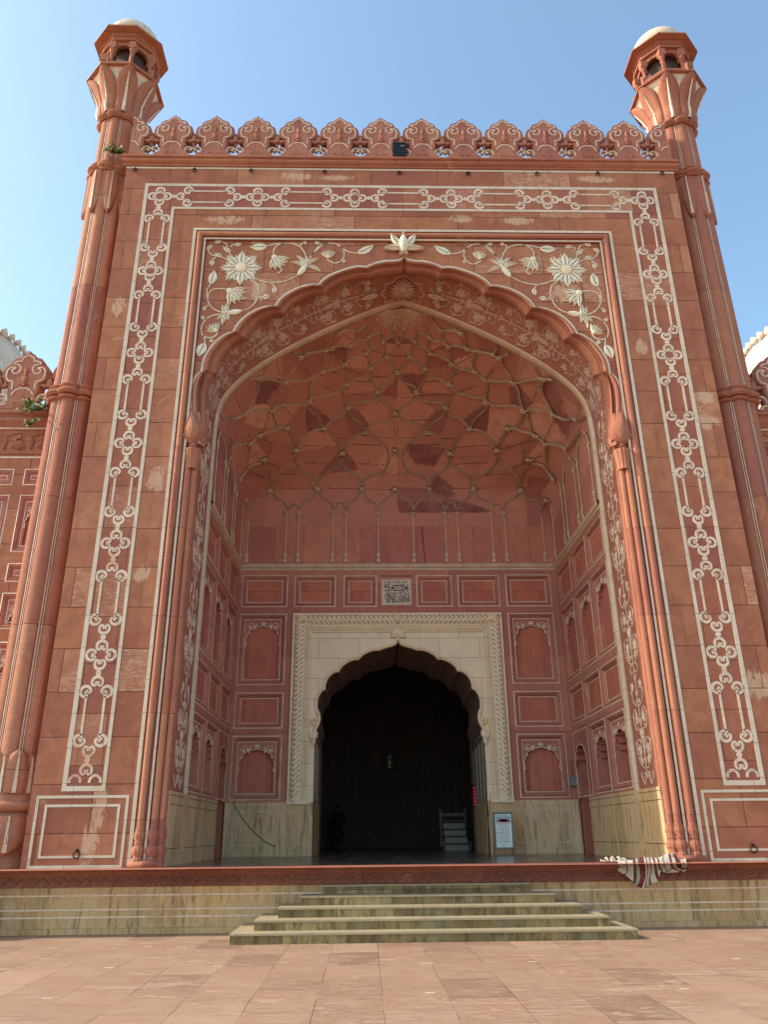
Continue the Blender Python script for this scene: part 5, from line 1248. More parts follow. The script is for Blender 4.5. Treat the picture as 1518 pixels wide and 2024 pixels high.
mb = MB(); mb.quad((-30, -.74, ZF-.006), (30, -.74, ZF-.006), (30, 3, ZF-.006), (-30, 3, ZF-.006)); mb.build('platform_top', M_MOULD, plat)

# staircase
st = thing('staircase', 'five wide stained stone steps leading up to the platform edge', 'steps', loc=(0, -1.1, ZG))
for k in range(5):
    zt = .89-.161*k; y = -.27-.428*k; hw_ = (2.0, 2.38, 2.76, 3.13, 3.48)[k]; xo = .12; zb = zt-.165 if k < 4 else ZG-.01
    y1 = -.15-.001*k
    mb = MB(); mb.quad((xo-hw_, y, zb), (xo+hw_, y, zb), (xo+hw_, y, zt-.03), (xo-hw_, y, zt-.03))
    for s in (-1, 1): mb.quad((xo+s*hw_, y, zb), (xo+s*hw_, y1, zb), (xo+s*hw_, y1, zt-.03), (xo+s*hw_, y, zt-.03))
    mb.box(xo-hw_-.012, xo+hw_+.012, y-.018, y1, zt-.032, zt, 1)
    mb.build('step', [M_RISER, M_TREAD], st)

# ================================================================== MINARETS
def octo(r, z, cx, cy): return [V(cx+r/cos(pi/8)*cos(-pi/2+pi/8+pi/4*k), cy+r/cos(pi/8)*sin(-pi/2+pi/8+pi/4*k), z) for k in range(8)]
def minaret(s, label):
    cx, cy = s*8.56, .85
    m = thing('corner_minaret', label, 'minaret', 'minarets at the corners of the gateway', loc=(cx, cy, ZF))
    sec = []
    for k in range(8):
        a = -90-22.5+45*k
        sec += [(a, .985, 0), (a+1.6, .955, 0), (a+1.7, .965, 1), (a+3.5, .965, 1), (a+3.6, .935, 0)]
        sec += [(a+3.6+(37.8*i/9), .935+.12*sin(pi*i/9)**.75, 0) for i in range(1, 9)]
        sec += [(a+41.4, .935, 1 if 0 else 0), (a+41.5, .965, 1), (a+43.3, .965, 1), (a+43.4, .955, 0)]
    def shaft(z0, z1, r0, r1, name='shaft'):
        mb = MB(); n = len(sec); zz = [z0+(z1-z0)*i/6 for i in range(7)]; vs = []
        for i, z in enumerate(zz):
            R = r0+(r1-r0)*i/6; vs += [V(cx+R*q*cos(radians(a)), cy+R*q*sin(radians(a)), z) for a, q, _ in sec]
        for i in range(6):
            for j in range(n):
                k = (j+1) % n; b = i*n
                mi = 1 if sec[j][2] and sec[k][2] else 0
                mb.f.append([b+j, b+k, b+n+k, b+n+j]); mb.m.append(mi); mb.uv.append(None)
        mb.v += [tuple(v) for v in vs]
        return mb.build(name, [M_MINAR, M_WHITE], m)
    lob = lambda k: (lambda a, r, z: r*(1+k*(abs(cos(4*(a+pi/2)))**.6-.5)))
    def collar(z, r, h=.22):
        mb = MB()
        P = [(r*.95, z-h)]
        for c, q, w_ in ((z-h*.75, .055, .05), (z-.02, .12, .10), (z+h*.75, .055, .05)): P += [(r+q*sin(pi*i/6), c-w_+2*w_*i/6) for i in range(7)]
        P += [(r*.95, z+h)]
        mb.lathe(P, cx, cy, 128, 0, lob(.15)); mb.build('collar', M_MINAR, m, True)
    shaft(3.0, 12.0, .625, .59); shaft(12.38, 18.0, .585, .555); shaft(18.0, 19.55, .555, .55); shaft(19.85, 21.8, .54, .525)
    collar(12.20, .615); collar(19.72, .57, .17); collar(21.80, .545, .12)
    cyl = lambda R0, Rf: (lambda u, v, h: V(cx+(Rf(v)+h)*cos(u/R0-pi/2), cy+(Rf(v)+h)*sin(u/R0-pi/2), v))
    def petals(name, z0, z1, Rf, up=True, wd=.50, n=8, off=.5, th=.06):
        g = cyl(.6, Rf); mb = MB(); wl = MB()
        for k in range(n):
            a = (k+off)*2*pi/n*.6
            b0, b1 = (z0, z1) if up else (z1, z0); d = 1 if up else -1
            rows = []
            for i in range(11):
                t = i/10; ww = wd/2*(1-abs(t*1.0)**3.6)**.5*(.86+.14*sin(pi*t)); v = b0+(b1-b0)*t
                rows.append([g(a+ww*q, v, th*(1-abs(q)**3)*(1 if t < .8 else 1.25)-(.012 if abs(q) == 1 else 0)) for q in (-1, -.8, -.45, 0, .45, .8, 1)])
            mb.grid(rows)
            wl.ribbon([(a, b0+(b1-b0)*.0), (a, b0+(b1-b0)*.55), (a, b0+(b1-b0)*.93)], .05, g, th+.03, 0, taper=lambda t: .35+.9*(t if not up else 1-t))
        p = mb.build(name, M_MINAR, m, True); build_each(wl, 'white_midrib', M_WHITE, p, gap=.0)
    petals('hanging_petal', 18.02, 19.52, lambda z: .57, up=False, wd=.46)
    shaft_r = lambda z: .64
    mb = MB()
    mb.lathe([(.80, ZF), (.80, 1.30), (.74, 1.33), (.74, 1.42), (.70, 1.46), (.78, 1.6), (.86, 1.9), (.80, 2.15), (.72, 2.22), (.72, 2.27)]+[(.74+.09*sin(pi*i/6), 2.27+.22*i/6) for i in range(7)]+[(.72, 2.50), (.74, 2.56), (.70, 2.60), (.70, 2.66), (.70, 3.0), (.66, 3.2), (.60, 3.3)], cx, cy, 64, 0, lob(.03))
    mb.build('base', M_MINAR, m, True)
    petals('upright_petal', 2.64, 3.52, lambda z: .69-.03*(z-2.6), wd=.52); petals('upright_petal', 2.64, 3.40, lambda z: .67-.03*(z-2.6), wd=.46, off=0, th=.04)
    petals('drooping_petal', 1.46, 2.20, lambda z: .78+.08*sin(pi*(z-1.46)/.74), up=False, wd=.60)
    # lotus capital
    tt = [i/12 for i in range(13)]
    def R_(t): return .575+.06*sin(pi*min(1, t*3))+.40*max(0, (t-.18)/.82)**1.25
    def oc(a, t):                        # becomes octagonal towards the top
        b = ((a+pi/2+pi/8) % (pi/4))-pi/8; return 1+(1/cos(b)*1.0-1)*max(0, (t-.35)/.65)
    def cap(u, v, h): 
        t = max(0, min(1, v)); a = u-pi/2; r = (R_(t)+h)*oc(a, t); return V(cx+r*cos(a), cy+r*sin(a), 21.85+1.42*v)
    mb = MB(); A = [2*pi*k/64 for k in range(64)]; mb.grid([[cap(a, t, 0) for a in A] for t in tt], 0, True); c_ = mb.build('capital_core', M_WHITE2, m)
    mb = MB(); wl = MB()
    for k in range(8):
        a = pi/8+k*pi/4; rows = []
        for i in range(15):
            t = .0+i/14*1.04; ww = .392*(.95 if t < .15 else 1)*(1-max(0, (t-.56)/.49)**2.6)
            ww = max(ww, .004); rows.append([cap(a+ww*q, t, (.075+(.03*max(0, t-.7)/.3))*(1-.42*abs(q)**2.5)-(.06 if abs(q) == 1 else 0)) for q in (-1, -.96, -.6, -.2, .2, .6, .96, 1)])
        mb.grid(rows)
        rows = []
        for i in range(11): t = i/10*.86; ww = .075*(1-t/.88)**.8+.006; rows.append([cap(a+ww*q, t, .09 if q else .12) for q in (-1, 0, 1)])
        wl.grid(rows)
    p = mb.build('lotus_petal', M_MINAR, m, True); build_each(wl, 'white_midrib', M_WHITE, p, gap=.0)
    # kiosk
    mb = MB()
    for z0, z1, r in ((23.255, 23.295, 1.08), (23.295, 23.365, .89)): a, b = octo(r, z0, cx, cy), octo(r, z1, cx, cy); mb.grid([a, b], 0, True); mb.add(a, [tuple(range(8))]); mb.add(b, [tuple(range(8))])
    mb.build('kiosk_floor', M_MINAR, m)
    rl = MB(); arch = MB(); colm_ = []
    O1, O2 = octo(.87, 0, cx, cy), octo(.74, 0, cx, cy)
    for k in range(8):
        A_, B_ = O1[k], O1[(k+1) % 8]; d = (B_-A_).normalized(); nn = V(d.y, -d.x, 0); L = (B_-A_).length
        f = lambda u, v, h, A_=A_, d=d, nn=nn: A_+d*u+nn*h+V(0, 0, v)
        rl.fbox(f, .03, L-.03, 23.365, 23.405, -.04, .0); rl.fbox(f, .03, L-.03, 23.555, 23.605, -.05, .01); rl.fbox(f, -.045, .045, 23.365, 23.835, -.06, .03); 
        for q in range(10):
            u = .06+(L-.12)*q/9
            rl.ribbon([(u-.03, 23.405), (u+.03, 23.555)], .014, f, -.005, -.035); rl.ribbon([(u+.03, 23.405), (u-.03, 23.555)], .014, f, -.005, -.035)
        A_, B_ = O2[k], O2[(k+1) % 8]; L = (B_-A_).length; f = lambda u, v, h, A_=A_, d=d, nn=nn: A_+d*u+nn*h+V(0, 0, v)
        H = cusp_arch(L/2, L/2-.09, 24.195, 24.515, 3); R = [(L-x, y) for x, y in H[::-1]]
        arch.poly([(L, 24.635), (L, 24.065), (L/2+L/2-.09, 24.065)]+H+R[1:]+[(.09, 24.065), (0, 24.065), (0, 24.635)], f, -.02, h0=-.08)
        cb = MB(); P = O2[k]
        cb.lathe([(.06, 23.365), (.085, 23.395), (.085, 23.455), (.055, 23.495), (.05, 24.065), (.07, 24.095), (.055, 24.125), (.085, 24.195), (.10, 24.275)], P.x, P.y, 12)
        cb.box(P.x-.10, P.x+.10, P.y-.10, P.y+.10, 24.275, 24.535); cb.build('kiosk_column', M_MINAR, m)
    rl.build('kiosk_railing', M_MINAR, m); arch.build('kiosk_arches', M_MINAR, m)
    mb = MB(); pr = [(0.814, 24.635), (0.814, 24.715), (0.761, 24.725), (0.761, 24.815), (0.850, 24.895), (1.035, 24.915), (1.062, 24.915), (1.062, 24.965), (0.841, 25.135), (0.708, 25.195)]
    R8 = [octo(r, z, cx, cy) for r, z in pr]; mb.grid(R8, 0, True); mb.add(octo(0.814, 24.635, cx, cy), [tuple(range(8))]); mb.build('kiosk_eave', M_MINAR, m)
    mb = MB(); mb.lathe([(0.690, 25.12), (0.72, 25.18), (0.80, 25.25), (0.83, 25.36)]+[(.83*cos(t*pi/24)**.85, 25.36+.66*sin(t*pi/24)) for t in range(1, 12)]+[(0.018, 26.05)], cx, cy, 40); mb.build('kiosk_dome', M_WHITE2, m, True)
    mb = MB(); mb.lathe([(.06, 26.02), (.09, 26.08), (.03, 26.12), (.06, 26.2), (.02, 26.25), (.045, 26.32), (.012, 26.38), (.002, 26.70)], cx, cy, 12); mb.build('finial', M_METAL, m, True)
    mb = MB(); mb.lathe([(.50, 23.360), (.50, 24.620)], cx, cy, 16); mb.build('kiosk_shade_fill', M_DARK, m)  # dark drum added so the inside of the kiosk looks shaded
    rebase(m)
minaret(-1, 'ribbed sandstone minaret with a small green plant rooted on its upper collar')
minaret(1, 'ribbed sandstone minaret without a plant, its lotus capital catching warm sunlight')

# ================================================================== WING WALLS
def wing(s, label):
    w_ = thing('wing_wall', label, 'wall', 'lower walls beside the gateway', loc=(s*14, 1.0, ZF))
    YW = 1.0; f = FA(YW)
    rz = lambda y: at(20, y, 1, YW).z
    rows_ = [(rz(959), rz(927), 'plain'), (rz(1091), rz(978), 'arch'), (rz(1150), rz(1113), 'plain'), (rz(1243), rz(1171), 'arch'), (rz(1345), rz(1268), 'arch'), (2.3, rz(1362), 'plain')]
    xg = at(36, 945, 1, YW).x; pans = []
    for k in range(-1, 5):
        a, b = abs(xg)+.13+(k-0)*1.45, abs(xg)+.13+(k-0)*1.45+1.19
        if a < 8.0: a = 8.3
        for z0, z1, kd in rows_: pans.append((min(s*a, s*b), max(s*a, s*b), z0, z1, kd))
    mb = MB(); cells(mb, f, min(s*7.9, s*24), max(s*7.9, s*24), ZF, 11.5, [p[:4] for p in pans]); mb.build('wall_face', M_WALL, w_)
    for p in pans: panel(w_, f, *p, niche=.06, dep=.05)
    mb = MB(); cp = [(0, 11.48), (-.04, 11.50), (-.04, 11.55), (-.08, 11.60)]+[(-.08-.06*sin(pi*i/6), 11.62+.2*i/6) for i in range(7)]+[(-.10, 11.86), (-.16, 11.90), (-.16, 12.0), (-.02, 12.04), (.6, 12.04)]
    mb.grid([[V(s*7.9, YW+y, z) for y, z in cp], [V(s*24, YW+y, z) for y, z in cp]]); mb.build('cornice', M_MOULD, w_)
    mb = MB(); x0, x1 = sorted((s*7.9, s*24)); mb.ribbon([(x0, 11.50), (x1, 11.50)], .035, f, .05); mb.ribbon([(x0, 10.69), (x1, 10.69)], .045, f, .012); mb.build('wall_line', M_WHITE, w_)
    mb = MB(); mb.ribbon([(x0, 10.80), (x1, 10.80)], .03, f, .03)
    for k in range(12):
        x = s*(8.6+k*.66); mb.ribbon([(x-.33+.66*t/8, 11.28+.12*sin(pi*t/8)) for t in range(9)], .04, f, .03)
        for q in range(7): mb.ribbon([(x+(q-3)*.012, 11.22), (x+(q-3)*.055, 10.90+.02*abs(q-3))], .03, f, .03)
        mb.disc(x, 11.26, .06, f, .045, n=9); mb.leaf(x+.33, 11.32, -pi/2, .42, .09, f, .035)
    mb.build('tassel_frieze', M_MOULD, w_)
    k_ = 1.09
    for k in range(-1, 7): 
        x = s*(10.06+k*1.207*k_)
        merlon(w_, x, YW, 12.03, k_, .34); post(w_, x-s*.6035*k_, YW, 12.03, k_, .34)
    rebase(w_)
wing(-1, 'lower red sandstone wall with panels, tassel frieze and lobed merlons left of the gateway')
wing(1, 'lower red sandstone wall with panels, tassel frieze and lobed merlons right of the gateway')

# ================================================================== MARBLE DOMES BEHIND
def dome(s, label, X, Y, Z, R):
    mb = MB(); d = thing('marble_dome', label, 'dome', 'white marble domes behind the walls', loc=(X, Y, 12))
    mb.lathe([(R*.86, 11), (R*.86, Z-R*.55), (R*.92, Z-R*.5), (R*.93, Z-R*.42), (R*.88, Z-R*.40)]+[(R*cos(t*pi/2/24), Z+R*1.05*sin(t*pi/2/24)) for t in range(-8, 24)]+[(.05, Z+R*1.12)], X, Y, 72)
    mb.build('dome_shell', M_WHITE2, d, True)
    mb = MB(); g = lambda u, v, h: V(X+(R*.93+h)*cos(u/R), Y+(R*.93+h)*sin(u/R), v)
    for k in range(40): mb.leaf(2*pi*k/40*R, Z+R*.62, pi/2, .5, .62, lambda u, v, h: V(X+(R*.80+h)*cos(u/R), Y+(R*.80+h)*sin(u/R), v), .25, crease=False, n=5)
    mb.build('petal_ring', M_WHITE2, d)
    mb = MB(); mb.lathe([(.5, Z+R*1.08), (.6, Z+R*1.14), (.15, Z+R*1.18), (.3, Z+R*1.25), (.05, Z+R*1.3), (.01, Z+R*1.5)], X, Y, 16); mb.build('finial', M_METAL, d, True)
    rebase(d)
dome(-1, 'shaded grey marble dome edge behind the wall that has the leafy plant', -24.6, 22, 25.2, 4.3)
dome(1, 'sunlit cream marble dome edge behind the wall without plants', 25.4, 22, 25.6, 4.3)
rebase(portal); rebase(plat); rebase(st)

# ================================================================== THINGS ABOUT THE PLACE
def box_solid(mb, c, dx, dy, dz, mi=0): mb.box(c[0]-dx/2, c[0]+dx/2, c[1]-dy/2, c[1]+dy/2, c[2]-dz/2, c[2]+dz/2, mi); return mb

# information board on a stand
by = 6.35; bp = at(993, 1686, 1, by)
def bd(px, py): q = at(px, py, 1, by); return q.x, q.z
sg = thing('information_board', 'pale text board with a red mosque picture standing right of the marble doorway', 'information board', loc=(bp.x, by, ZF))
fs = FA(by); x0, z1 = bd(975.5, 1608.3); x1, _ = bd(1006, 1608.3); _, z0 = bd(990, 1674)
x0, x1 = x0+.03, x1+.05
M_BD = simple('board_white', (.80, .86, .78), .35, spec=.5, var=.03); M_FR = simple('board_frame_metal', (.20, .19, .155), .5, .3)
mb = MB(); mb.rect(x0-.05, x1+.05, z0-.05, z1+.05, .05, fs, .02, -.03); mb.fbox(fs, x0-.02, x1+.02, z0-.02, z1+.02, -.03, -.012); mb.build('board_frame', M_FR, sg)
mb = MB(); mb.fbox(fs, x0, x1, z0, z1, -.012, .004); face = mb.build('board_face', M_BD, sg)
for sx in (x0-.03, x1+.03):
    mb = MB(); mb.tube([(sx, by-.01, z0-.03), (sx, by-.04, ZF)], .016, 6); mb.tube([(sx, by+.02, z1-.2), (sx, by+.28, ZF)], .013, 6); mb.build('leg', M_FR, sg)
W_, H_ = x1-x0, z1-z0; q_ = lambda a, b: (x0+a*W_, z0+b*H_)
pm = MB(); a, b = q_(.06, .76), q_(.94, .95); pm.fbox(fs, a[0], b[0], a[1], b[1], .004, .006); pm.build('picture_sky', simple('print_pale_blue', (.40, .55, .62), .4), face)
pm = MB()
def rb(a0, b0, a1, b1, mi=0): p, r = q_(a0, b0), q_(a1, b1); pm.fbox(fs, p[0], r[0], p[1], r[1], .006, .009, mi)
rb(.08, .755, .94, .77); rb(.22, .77, .88, .805); 
for a_ in (.10, .20, .86, .93): rb(a_, .77, a_+.018, .89)
for a_ in (.36, .52, .68): pm.disc(*q_(a_, .81), .045, fs, .009, .006, n=10)
rb(.46, .77, .58, .84, 1)
for a_ in range(9): rb(.25+a_*.07, .805, .275+a_*.07, .82)
pm.build('picture_mosque', [simple('print_dark_red', (.28, .02, .04), .5), M_GROOVE], face)
tx = MB(); tr = MB(); rr = random.Random(5)
def script(mb, u0, u1, v, hh, mi=0):     # a line of flowing script
    x = u1
    while x > u0:
        L = rr.uniform(.03, .08); n = 5; y = rr.uniform(-.1, .1)
        mb.ribbon([(q_(x-L*i/n, 0)[0], q_(0, v)[1]+hh*(.55*sin(i*2.1+x*40)+y)*1.) for i in range(n+1)], .0045, fs, .008, .004, mi)
        if rr.random() < .6: mb.ribbon([(q_(x-L*.5, 0)[0], q_(0, v)[1]+hh*.2), (q_(x-L*.5, 0)[0]+.003, q_(0, v)[1]+hh*1.5)], .004, fs, .008, .004, mi)
        if rr.random() < .6: mb.disc(q_(x-L*.4, 0)[0], q_(0, v)[1]-hh*.9, .003, fs, .008, .004, mi, n=5)
        x -= L+rr.uniform(.006, .02)
script(tx, .22, .80, .965, .006); script(tr, .08, .92, .725, .010); script(tr, .08, .92, .713, .007)
for k in range(15): 
    v = .675-.0385*k; script(tx, .10+.25*rr.random()*(k % 3 == 2), .84, v, .006)
    if k % 3 == 1: tx.disc(*q_(.90, v), .007, fs, .008, .004, n=6)
script(tx, .32, .68, .075, .005); script(tx, .36, .66, .055, .005); tx.disc(*q_(.06, .07), .008, fs, .008, .004, n=6); tx.disc(*q_(.92, .07), .010, fs, .008, .004, n=6)
tx.build('script_lines', M_GROOVE, face); tr.build('script_heading', simple('print_red', (.45, .05, .06), .5), face)
rebase(sg)

# thin pole leaning by the doorway
pb, pt = at(961.2, 1686, 1, 6.75), at(969.5, 1566, 1, YB-.16); pb.z = ZF+.01
mb = MB(); P = [pb+(pt-pb)*t+V(.012*sin(3*pi*t), 0, 0) for t in [i/12 for i in range(13)]]; mb.tube(P, .016, 7, 0, lambda t: 1.1-.5*t)
for t in (.15, .32, .5, .68, .85): c = pb+(pt-pb)*t; mb.tube([c-V(0, 0, .01), c+V(0, 0, .01)], .020, 7)
tag(mb.build('bamboo_pole', simple('dry_bamboo', (.42, .25, .13), .6), None, True), 'thin bamboo pole leaning on the right side of the marble doorway', 'pole')

# junction boxes
for px0, px1, py0, py1, lab, col in ((435, 448, 1538, 1559, 'small grey electrical box on the wall left of the doorway', (.20, .20, .17)), (1127, 1142, 1534, 1553, 'small grey electrical box on the wall right of the doorway', (.22, .23, .20))):
    a, b = at(px0, py1, 1, YB-.08), at(px1, py0, 1, YB-.08)
    t_ = thing('electrical_box', lab, 'electrical box', 'electrical boxes on the back wall', loc=((a.x+b.x)/2, YB, a.z))
    m1 = simple('grey_box_paint', col, .5, .2); mb = MB(); f = FA(YB); mb.fbox(f, a.x, b.x, a.z, b.z, 0, .09); mb.build('housing', m1, t_)
    mb = MB(); mb.fbox(f, a.x+.012, b.x-.012, a.z+.012, b.z-.012, .09, .10); mb.disc((a.x+b.x)/2, a.z+.05, .01, f, .105, .1, n=8); mb.build('cover', m1, t_)
    mb = MB(); mb.tube([((a.x+b.x)/2, YB-.02, b.z), ((a.x+b.x)/2, YB-.02, b.z+.5)], .008, 5); mb.build('wire', M_GROOVE, t_); rebase(t_)

# strip of plates in the left blind niche and the cable that hangs from it
a, b = at(465.7, 1573.5, 1, YB+.10), at(503, 1566.5, 1, YB+.10); f = FA(YB+.12)
sp_ = thing('plate_strip', 'short pale strip with a row of round marks standing in the lower left blind niche', 'strip', loc=(a.x, YB+.1, a.z))
mb = MB(); mb.fbox(f, a.x, b.x, a.z, b.z, 0, .04); mb.build('strip_body', simple('strip_grey', (.42, .40, .34), .6), sp_)
mb = MB()
for k in range(4): mb.disc(a.x+(b.x-a.x)*(.38+.17*k), (a.z+b.z)/2, (b.z-a.z)*.36, f, .046, .04, n=10)
for k in range(3): mb.fbox(f, a.x+.02+.025*k, a.x+.035+.025*k, a.z+.02, b.z-.03, .04, .045)
mb.build('strip_marks', M_GROOVE, sp_); rebase(sp_)
cz_ = [(462, 1582), (466, 1595), (476, 1612), (488, 1628), (505, 1646), (522, 1661), (534, 1668), (545, 1672)]
mb = MB(); mb.tube([at(x, y, 1, YB-.05) for x, y in catmull(cz_, 4)], .009, 5)
tag(mb.build('cable', M_GROOVE, None, True), 'thin dark cable sagging across the grey marble dado left of the doorway', 'cable')

# floodlight behind a gap of the parapet
f = FA(.10); c = at(790, 293, 1, -.1)
fl_ = thing('floodlight', 'black square floodlight mounted in a gap of the roof parapet', 'floodlight', loc=(c.x, .1, 19.8))
mb = MB(); mb.fbox(f, c.x-.20, c.x+.20, c.z-.27, c.z+.27, .02, .16); 
for k in range(6): mb.fbox(f, c.x-.18, c.x+.18, c.z-.22+.085*k, c.z-.21+.085*k, .16, .175)
mb.build('lamp_housing', M_BLACKP, fl_); mb = MB(); mb.tube([(c.x, .05, c.z-.3), (c.x, .05, 19.73)], .02, 6); mb.tube([(c.x-.22, .05, c.z), (c.x-.22, .05, c.z-.3), (c.x+.22, .05, c.z-.3), (c.x+.22, .05, c.z)], .012, 5); mb.build('bracket', M_METAL, fl_)
mb = MB(); mb.fbox(f, c.x+.04, c.x+.14, c.z+.09, c.z+.12, .16, .178); mb.build('marking', simple('grey_print', (.3, .3, .32), .5), fl_); rebase(fl_)

# red light sign just inside the doorway
f = lambda u, v, h: V(o+DO-.02-h, u, v)
ld = thing('led_sign', 'narrow black vertical sign with glowing red characters inside the doorway', 'light sign', loc=(o+DO, 9.6, 2.2))
zt, zb = at(931, 1552, 1, 9.6).z, at(931, 1591, 1, 9.6).z
mb = MB(); mb.fbox(f, 9.5, 9.75, zb-.05, zt+.05, 0, .06); mb.build('sign_case', M_BLACKP, ld)
mb = MB(); rr = random.Random(3)
for k in range(6):
    v = zt-.05-(zt-zb)*k/6; mb.box(o+DO-.07, o+DO-.045, 9.49, 9.5, v-.05, v-.02); mb.box(o+DO-.05, o+DO-.03, 9.49, 9.5, v-.035, v); mb.fbox(f, 9.58, 9.66, v-.05, v-.03, .06, .065)
mb.build('red_characters', simple('red_led', (.3, .0, .02), .5, emit=(1., .02, .06), es=.35), ld); rebase(ld)

# pulpit steps in the hall
pf = at(905, 1680, 2, ZF); PYy = max(pf.y, 10.3); 
xl, xr = at(878, 1660, 1, PYy).x, at(929, 1660, 1, PYy).x
pu = thing('pulpit', 'small stepped white marble pulpit with side posts in the dark hall behind the doorway', 'pulpit', loc=((xl+xr)/2, PYy, ZF))
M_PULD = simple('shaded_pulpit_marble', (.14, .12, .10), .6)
M_PUL = simple('dim_marble', (.36, .32, .27), .6)
for k in range(4):
    mb = MB(); mb.box(xl+.06, xr-.06, PYy+.28*k, PYy+1.3, ZF+.24*k, ZF+.24*(k+1)-.055); mb.box(xl+.07, xr-.07, PYy+.28*k+.04, PYy+1.3, ZF+.24*(k+1)-.055, ZF+.24*(k+1)-.03, 1); mb.box(xl+.04, xr-.04, PYy+.28*k-.03, PYy+1.3, ZF+.24*(k+1)-.03, ZF+.24*(k+1), 1); mb.build('step', [M_PUL, M_DARK], pu)  # treads and gaps coloured dark, as painted shade between the pale risers
for x in (xl, xr):
    mb = MB(); mb.box(x-.04, x+.04, PYy-.06, PYy+.06, ZF, ZF+.3); mb.box(x-.035, x+.035, PYy, PYy+1.3, ZF, ZF+.12); mb.box(x-.04, x+.04, PYy+1.15, PYy+1.25, ZF, ZF+1.35); mb.disc(x, ZF+1.38, .05, FA(PYy+1.2), .05, -.05, n=8); mb.build('post', M_PULD, pu)
mb = MB(); mb.box(xl, xr, PYy+1.16, PYy+1.24, ZF+1.15, ZF+1.27); mb.box(xl, xr, PYy+1.17, PYy+1.22, ZF+.98, ZF+1.02); mb.build('back_rail', M_PULD, pu); rebase(pu)

# hanging lantern
lc = at(770, 1508, 1, 14.)
lt = thing('hanging_lantern', 'small metal lantern hanging on a chain in the dark hall', 'lantern', loc=(lc.x, 14, lc.z))
mb = MB(); mb.lathe([(.02, lc.z+.32), (.12, lc.z+.24), (.15, lc.z+.2), (.11, lc.z+.18), (.13, lc.z-.12), (.15, lc.z-.14), (.06, lc.z-.22), (.01, lc.z-.3)], lc.x, 14, 10); mb.build('lantern_body', simple('tarnished_brass', (.20, .17, .12), .4, .6), lt, True)
mb = MB(); mb.tube([(lc.x, 14, lc.z+.3), (lc.x, 14, HZ)], .012, 5); mb.build('chain', M_METAL, lt); rebase(lt)

